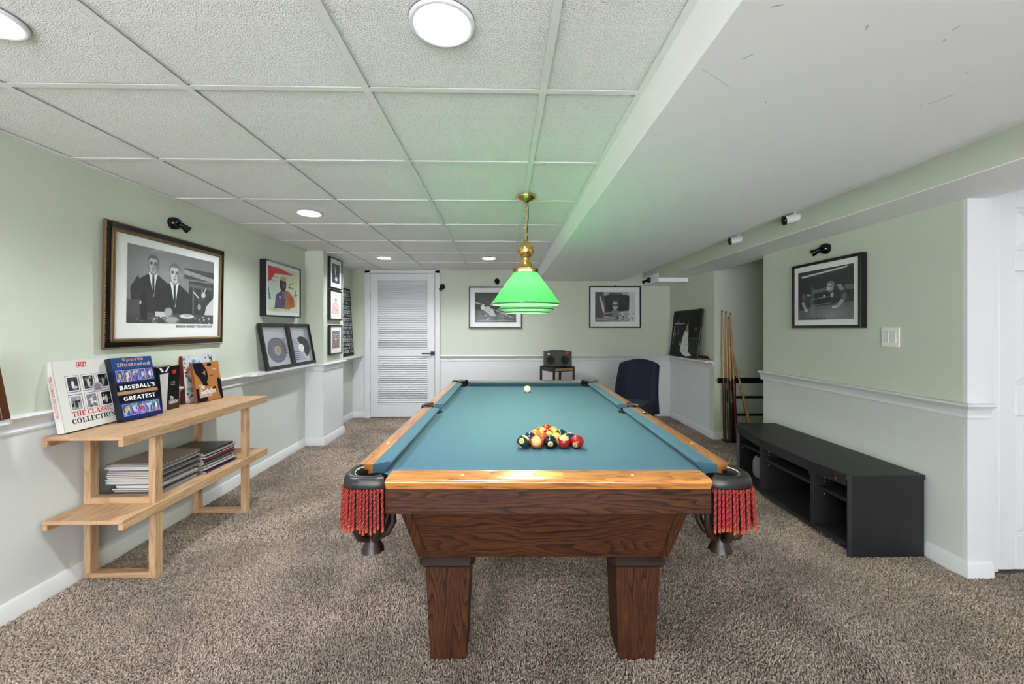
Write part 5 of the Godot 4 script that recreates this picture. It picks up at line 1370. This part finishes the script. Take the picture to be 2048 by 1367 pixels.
func chair():
	var o = thing("upholstered_chair", "navy velvet chair with an arched winged back behind the table", "chair", Vector3(1.345, 0, -4.25), deg_to_rad(-40))
	# back: grid over width u and height v, wings curl forward
	var rows_f = []; var rows_b = []; var n = 20; var m = 16
	for j in m + 1:
		var v = float(j) / m; var rf = []; var rb = []
		for i in n + 1:
			var u = float(i) / n * 2.0 - 1.0
			var top = 0.865 + 0.052 * cos(u * PI * 0.5)
			if abs(u) > 0.93: top -= 0.012 * (abs(u) - 0.93) / 0.07
			var y = lerp(0.36, top, v)
			var hw = lerp(0.245, 0.215, v)
			var wing = 0.085 * pow(clamp((abs(u) - 0.66) / 0.34, 0.0, 1.0), 1.3) * (0.5 + 0.5 * sin(PI * clamp(v * 0.9 + 0.1, 0, 1)))
			var z = -0.17 - 0.075 * v + wing
			var edge = clamp((1.0 - abs(u)) / 0.12, 0.0, 1.0); var te = clamp((1.0 - v) / 0.10, 0.0, 1.0)
			var puff = 0.022 * sqrt(edge) * sqrt(te)
			rf.append(Vector3(u * hw, y, z + puff)); rb.append(Vector3(u * hw * 1.03, y, z - 0.045 - puff * 0.4))
		rows_f.append(rf); rows_b.append(rb)
	var s = st(); sheet(s, rows_f); sheet(s, rows_b, true)
	for j in m:
		for i in [0, n]:
			sheet(s, [[rows_f[j][i], rows_b[j][i]], [rows_f[j + 1][i], rows_b[j + 1][i]]], i == 0)
	for i in n: sheet(s, [[rows_f[m][i], rows_f[m][i + 1]], [rows_b[m][i], rows_b[m][i + 1]]]); sheet(s, [[rows_f[0][i], rows_f[0][i + 1]], [rows_b[0][i], rows_b[0][i + 1]]], true)
	s.generate_normals(); obj("backrest", s, M.navy, o)
	var pts = []
	for i in range(3, n - 2): pts.append(rows_f[m - 1][i] + Vector3(0, 0.0, 0.002))
	s = st()
	for side in [4, n - 4]:
		pts = []
		for j in range(3, m): pts.append(rows_f[j][side] + Vector3(0, 0, 0.001))
		tube(s, pts, 0.0032, 6)
	obj("piping", s, M.navy, o)
	s = st(); bev(s, Vector3(0, 0.425, 0.02), Vector3(0.46, 0.12, 0.42), 0.035); obj("seat", s, M.navy, o)
	for q in [[-0.18, 0.19], [0.18, 0.19], [-0.18, -0.15], [0.18, -0.15]]:
		s = st(); taper(s, Vector3(q[0], 0, q[1]), Vector2(0.014, 0.014), Vector3(q[0], 0.37, q[1]), Vector2(0.022, 0.022)); obj("leg", s, M.cue_dark, o)

# ---------------------------------------------------------------- right side
const RX := 2.325
func build_right_side():
	framed("framed_photograph", "black framed photograph of two pool players on the right wall", 0.618, 0.484, 0.045, 0.020, M.black, 0.040, photo_two_players(), Vector3(RX, 1.497, -2.846), -PI / 2)
	picture_spot("black wall spotlight above the framed pool players", Vector3(RX, 1.824, -2.86), -PI / 2, Vector3(-0.7, -0.35, 0.5))
	# double rocker switch
	var w = thing("light_switch", "white double rocker light switch on the right wall", "light switch", Vector3(RX, 1.20, -2.38), -PI / 2)
	var s = st(); bev(s, Vector3(0, 0, 0.003), Vector3(0.114, 0.116, 0.006), 0.002); obj("cover_plate", s, M.plate, w)
	for x in [-0.023, 0.023]:
		s = st(); bev(s, Vector3(x, 0, 0.0075), Vector3(0.033, 0.067, 0.004), 0.0015, 0, Transform3D(Basis(Vector3.RIGHT, 0.03), Vector3.ZERO)); obj("rocker", s, M.white_trim, w)
		for y in [-0.048, 0.048]:
			s = st(); lathe(s, [[0.0, 0.0075], [0.003, 0.007], [0.0035, 0.006]], 10, Transform3D(Basis(Vector3.RIGHT, PI / 2), Vector3(x, y, 0))); obj("screw", s, M.plate, w)
	# white cylinder spots between bulkhead and beam
	var i = 0
	for z in [-2.735, -3.40]:
		var t = thing("track_spotlight", ["white cylinder spotlight with black lens under the bulkhead edge, nearer one", "white cylinder spotlight with black lens under the bulkhead edge, farther one"][i], "spotlight", Vector3(1.985, 2.0, z), 0.0, "white spotlights by the bulkhead")
		var q = Basis(Quaternion(Vector3.UP, Vector3(-0.62, -0.12, -0.20).normalized()))
		s = st(); lathe(s, [[0.0, -0.065], [0.02, -0.063], [0.026, -0.05], [0.030, 0.055], [0.030, 0.062], [0.027, 0.062]], 28, Transform3D(q, Vector3(-0.008, 0, 0.02))); obj("spot_body", s, M.white_trim, t)
		s = st(); lathe(s, [[0.0305, 0.050], [0.0315, 0.064], [0.027, 0.066], [0.022, 0.058], [0.0, 0.056]], 28, Transform3D(q, Vector3(-0.008, 0, 0.02))); obj("spot_lens", s, M.black, t)
		s = st(); tube(s, [Vector3(0.0, 0.01, 0.02), Vector3(0.0, 0.044, 0.02)], 0.008, 10); obj("spot_stem", s, M.white_trim, t)
		i += 1
	# tray and brush on the far ledge
	var tr = thing("serving_tray", "rounded dark metal tray printed with a woman in white, leaning on ledge", "tray", Vector3(2.292, 0.8875, -5.125), -PI / 2)
	tr.basis = Basis(Vector3.UP, -PI / 2) * Basis(Vector3.RIGHT, -0.12)
	s = st(); var out = []
	for k in 4:
		for j in 7:
			var a = PI / 2 * k + PI / 2 * j / 6.0
			out.append(Vector2([1, -1, -1, 1][k] * (0.395 - 0.03) + 0.03 * cos(a), [1, 1, -1, -1][k] * (0.30 - 0.03) + 0.03 * sin(a) + 0.30))
	extrude(s, out, -0.006, 0.0, 0); obj("tray_body", s, M.black, tr)
	s = st(); var rim = []
	for p in out: rim.append(Vector3(p.x, p.y, 0.006))
	rim.append(rim[0]); tube(s, rim, 0.006, 6, Transform3D.IDENTITY, false); obj("tray_rim", s, M.gloss_black, tr)
	s = st(); flat_print(s, 0.77, 0.58); var p2 = obj("tray_print", s, print_mat(photo_bride(), 0.4), tr); p2.position = Vector3(0, 0.30, 0.0006)
	var br = thing("table_brush", "wooden table brush with black bristles lying on the ledge end", "brush", Vector3(2.312, 0.8865, -4.625), -PI / 2)
	s = st(); bev(s, Vector3(0, 0.010, 0), Vector3(0.185, 0.020, 0.04), 0.006); obj("brush_handle", s, M.rail_wood, br)
	s = st(); bev(s, Vector3(0, 0.032, 0), Vector3(0.165, 0.026, 0.034), 0.004)
	for k in 9: bev(s, Vector3(-0.074 + k * 0.0184, 0.046, 0.003 * sin(k * 2.0)), Vector3(0.017, 0.014, 0.030), 0.004)
	obj("bristles", s, M.matte_black, br)
	cue_rack()
	tv_stand()

func cue_rack():
	var o = thing("cue_rack", "black floor standing cue rack with three bars in the alcove", "cue rack", Vector3(2.68, 0, -4.472))
	var s
	s = st(); bev(s, Vector3(-0.145, 0.010, 0.045), Vector3(0.20, 0.020, 0.11), 0.004); obj("base_plate", s, M.cue_dark, o)
	for x in [-0.085, 0.40]:
		s = st(); bev(s, Vector3(x, 0.36, -0.03), Vector3(0.035, 0.72, 0.03), 0.003, 1); obj("upright", s, M.black, o)
	s = st(); bev(s, Vector3(0.075, 0.672, -0.005), Vector3(0.71, 0.058, 0.022), 0.003); obj("top_bar", s, M.black, o)
	for y in [0.482, 0.285]:
		s = st(); bev(s, Vector3(0.158, y, -0.025), Vector3(0.45, 0.026, 0.02), 0.003); obj("cross_bar", s, M.black, o)
	# clips for the cues
	for x in [-0.235, -0.19, -0.15, -0.108]:
		s = st(); tube(s, [Vector3(x + 0.020, 0.672, 0.004), Vector3(x + 0.020, 0.672, 0.022)], 0.0035, 6); obj("clip", s, M.black, o)
	# cues: bottom, top, butt material, wrap material, label
	var cues = [[Vector3(2.436, 0.021, -4.40), Vector3(2.447, 1.455, -4.475), M.cue_butt, M.cue_butt, "pool cue with red brown butt, leftmost in the rack"], [Vector3(2.482, 0.021, -4.40), Vector3(2.490, 1.445, -4.475), M.cue_green, M.cue_dark, "pool cue with olive butt, second in the rack"], [Vector3(2.520, 0.021, -4.40), Vector3(2.522, 1.385, -4.475), M.cue_dark, M.cue_green, "slightly shorter pool cue with dark butt, third in the rack"], [Vector3(2.566, 0.021, -4.40), Vector3(2.540, 1.428, -4.475), M.cue_red, M.cue_red, "pool cue with bright red butt, fourth in the rack"], [Vector3(2.735, 0.02, -4.36), Vector3(2.553, 1.075, -4.49), M.cue_maple, M.cue_maple, "short plain cue leaning away to the right of the rack"]]
	for c in cues:
		var q = thing("pool_cue", c[4], "pool cue", c[0], 0.0, "pool cues in the alcove")
		var d = c[1] - c[0]
		s = st(); tube(s, [Vector3.ZERO, d * 0.02, d * 0.28, d * 0.48], [0.0150, 0.0160, 0.0145, 0.0125], 12); obj("butt", s, c[2], q)
		s = st(); tube(s, [d * 0.30, d * 0.305, d * 0.395, d * 0.40], [0.0148, 0.0152, 0.0142, 0.0138], 12); obj("wrap", s, c[3], q)
		s = st(); tube(s, [d * 0.48, d * 0.70, d * 0.985], [0.0123, 0.0095, 0.0065], 12); obj("shaft", s, M.cue_maple, q)
		s = st(); tube(s, [d * 0.985, d * 0.995, d], [0.0068, 0.0068, 0.005], 10); obj("tip", s, M.cue_tip, q)

func tv_stand():
	var o = thing("media_stand", "low black media stand with open shelves along the right wall", "media stand", Vector3(2.09, 0, -2.76))
	var P = func(x, z): return Vector2(x - 2.09, z + 2.76)
	var UP = Transform3D(Basis(Vector3(1, 0, 0), Vector3(0, 0, 1), Vector3(0, 1, 0)), Vector3.ZERO)   # plan (x, z) raised along y
	var s = st(); extrude(s, [P.call(1.887, -2.154), P.call(1.872, -2.168), P.call(1.848, -2.42), P.call(1.856, -2.90), P.call(1.928, -3.31), P.call(1.962, -3.37), P.call(2.296, -3.37), P.call(2.296, -2.154)], 0.427, 0.455, 0, UP); obj("top_board", s, M.laminate, o)
	s = st(); extrude(s, [P.call(1.895, -2.160), P.call(1.881, -2.174), P.call(1.888, -2.186), P.call(1.905, -2.182), P.call(2.295, -2.182), P.call(2.295, -2.160)], 0.0, 0.4268, 1, UP); obj("side_panel", s, M.laminate, o)
	s = st(); extrude(s, [P.call(1.962, -3.36), P.call(1.93, -3.31), P.call(1.95, -3.30), P.call(1.975, -3.338), P.call(2.295, -3.338), P.call(2.295, -3.36)], 0.0, 0.4268, 1, UP); obj("side_panel", s, M.laminate, o)
	s = st(); extrude(s, [P.call(1.884, -2.186), P.call(1.860, -2.42), P.call(1.870, -2.90), P.call(1.936, -3.30), P.call(1.975, -3.336), P.call(2.28, -3.336), P.call(2.28, -2.184)], 0.055, 0.080, 0, UP); obj("bottom_board", s, M.laminate, o)
	s = st(); bb(s, Vector3(0.19, 0.03, -0.577), Vector3(0.203, 0.4265, 0.577)); obj("back_panel", s, M.laminate, o)
	for z in [-2.405, -2.91]:
		var fx = 1.862 if z > -2.6 else 1.874
		s = st(); bb(s, Vector3(fx - 2.09, 0.0805, z + 2.76 - 0.014), Vector3(0.19, 0.4265, z + 2.76 + 0.014), 0.001); obj("divider", s, M.laminate, o)
	# front rail under the top, one piece per bay
	for q in [[P.call(1.883, -2.186), P.call(1.859, -2.391)], [P.call(1.857, -2.419), P.call(1.868, -2.896)], [P.call(1.871, -2.924), P.call(1.936, -3.30)]]:
		var n = (q[1] - q[0]).normalized().orthogonal(); if n.x < 0: n = -n
		s = st(); extrude(s, [q[0], q[1], q[1] + n * 0.018, q[0] + n * 0.018], 0.388, 0.4265, 0, UP); obj("front_rail", s, M.laminate, o)
	var bays = [[-2.19, -2.391], [-2.419, -2.896], [-2.924, -3.335]]
	for b in bays:
		var x0 = 1.895 if b[0] > -2.9 else 1.965
		s = st(); bb(s, Vector3(x0 - 2.09, 0.292, b[1] + 2.76 + 0.001), Vector3(0.188, 0.310, b[0] + 2.76 - 0.001), 0.001); obj("shelf", s, M.laminate, o)
		for y in [0.262, 0.282, 0.335, 0.358]:
			s = st(); lathe(s, [[0.0, 0.004], [0.0025, 0.003], [0.003, 0.0]], 8, Transform3D(Basis(Vector3.RIGHT, PI / 2), Vector3(x0 + 0.03 - 2.09, y, b[1] + 2.76 + (0.001 if b[1] > -3.3 else 0.0)))); obj("shelf_pin", s, M.ink_white, o)
	s = st(); lathe(s, [[0.0, 0.003], [0.004, 0.0025], [0.006, 0.0]], 14, Transform3D(Basis(Vector3.BACK, PI / 2), Vector3(1.874 - 2.09, 0.409, -2.245 + 2.76))); obj("indicator", s, M.red_dot, o)
	# things on its shelves
	var sp = thing("round_speaker", "small grey fabric covered speaker in the far bay of the black stand", "speaker", Vector3(2.035, 0.0805, -3.13))
	s = st(); lathe(s, [[0.0, 0.0], [0.045, 0.002], [0.062, 0.014], [0.070, 0.045], [0.071, 0.09], [0.069, 0.13], [0.060, 0.158], [0.045, 0.168], [0.0, 0.168]], 32); obj("fabric_body", s, M.grey_fabric, sp)
	s = st(); lathe(s, [[0.0, 0.1695], [0.036, 0.1690], [0.040, 0.1675]], 24); obj("touch_disc", s, M.gloss_black, sp)
	var rt = thing("white_router", "small pale grey box on the middle shelf of the black stand", "router", Vector3(2.05, 0.3105, -2.52), 0.3)
	s = st(); bev(s, Vector3(0, 0.016, 0), Vector3(0.12, 0.030, 0.16), 0.008); obj("router_case", s, M.grey_fabric, rt)
	s = st(); bev(s, Vector3(-0.01, 0.036, 0.0), Vector3(0.08, 0.010, 0.11), 0.004); obj("router_lid", s, M.plate, rt)

# ---------------------------------------------------------------- carpet pile
func build_carpet():
	var s = st()
	tube(s, [Vector3(0, -0.1, 0), Vector3(0.08, 0.55, 0), Vector3(0.58, 1.0, 0.1)], [0.42, 0.47, 0.27], 4, Transform3D.IDENTITY, true)
	var mesh = s.commit(); mesh.surface_set_material(0, M.carpet)
	var r = RandomNumberGenerator.new(); r.seed = 99
	var n = FastNoiseLite.new(); n.seed = 4; n.frequency = 1.6; n.fractal_octaves = 3
	var spots = []
	for band in [[-1.25, -2.4, 0.0068], [-2.4, -3.7, 0.0092], [-3.7, -5.72, 0.0135]]:
		var z = band[0]
		while z > band[1]:
			# only what the lens can see: the floor widens with distance
			var lo = max(-2.09, -1.30 * -z - 0.25); var hi = min(3.4 if z < -3.6 else 2.9, 1.36 * -z + 0.3)
			if z < -2.0 and z > -3.57: hi = min(hi, 2.3)
			if z < -4.5: hi = min(hi, 2.36)
			var x = lo
			while x < hi:
				if not (x < -1.9 and z < -4.36 and z > -4.91): spots.append([x + r.randf_range(-0.45, 0.45) * band[2], z + r.randf_range(-0.45, 0.45) * band[2], band[2]])
				x += band[2]
			z -= band[2]
	var mm = MultiMesh.new(); mm.transform_format = MultiMesh.TRANSFORM_3D; mm.use_colors = true; mm.mesh = mesh
	mm.instance_count = spots.size()
	for i in spots.size():
		var q = spots[i]
		var flow = n.get_noise_2d(q[0] * 0.7, q[1] * 0.7) * 5.0
		var a = flow + r.randf_range(-2.2, 2.2)
		var k = q[2] * r.randf_range(0.95, 1.3)
		var b = Basis(Vector3.UP, a) * Basis(Vector3.BACK, r.randf_range(-0.5, 0.15)) * Basis.from_scale(Vector3(k, r.randf_range(0.0065, 0.0115), k))
		mm.set_instance_transform(i, Transform3D(b, Vector3(q[0], 0, q[1])))
		var v = r.randf_range(0.66, 1.28) * (1.0 + 0.42 * n.get_noise_2d(q[0], q[1]))
		mm.set_instance_color(i, Color(0.30 * v, 0.242 * v, 0.193 * v))
	var o = MultiMeshInstance3D.new(); o.name = "carpet_pile"; o.multimesh = mm
	add_child(o)
	tag(o, "short curly taupe carpet pile covering the floor", "carpet", "", "stuff")
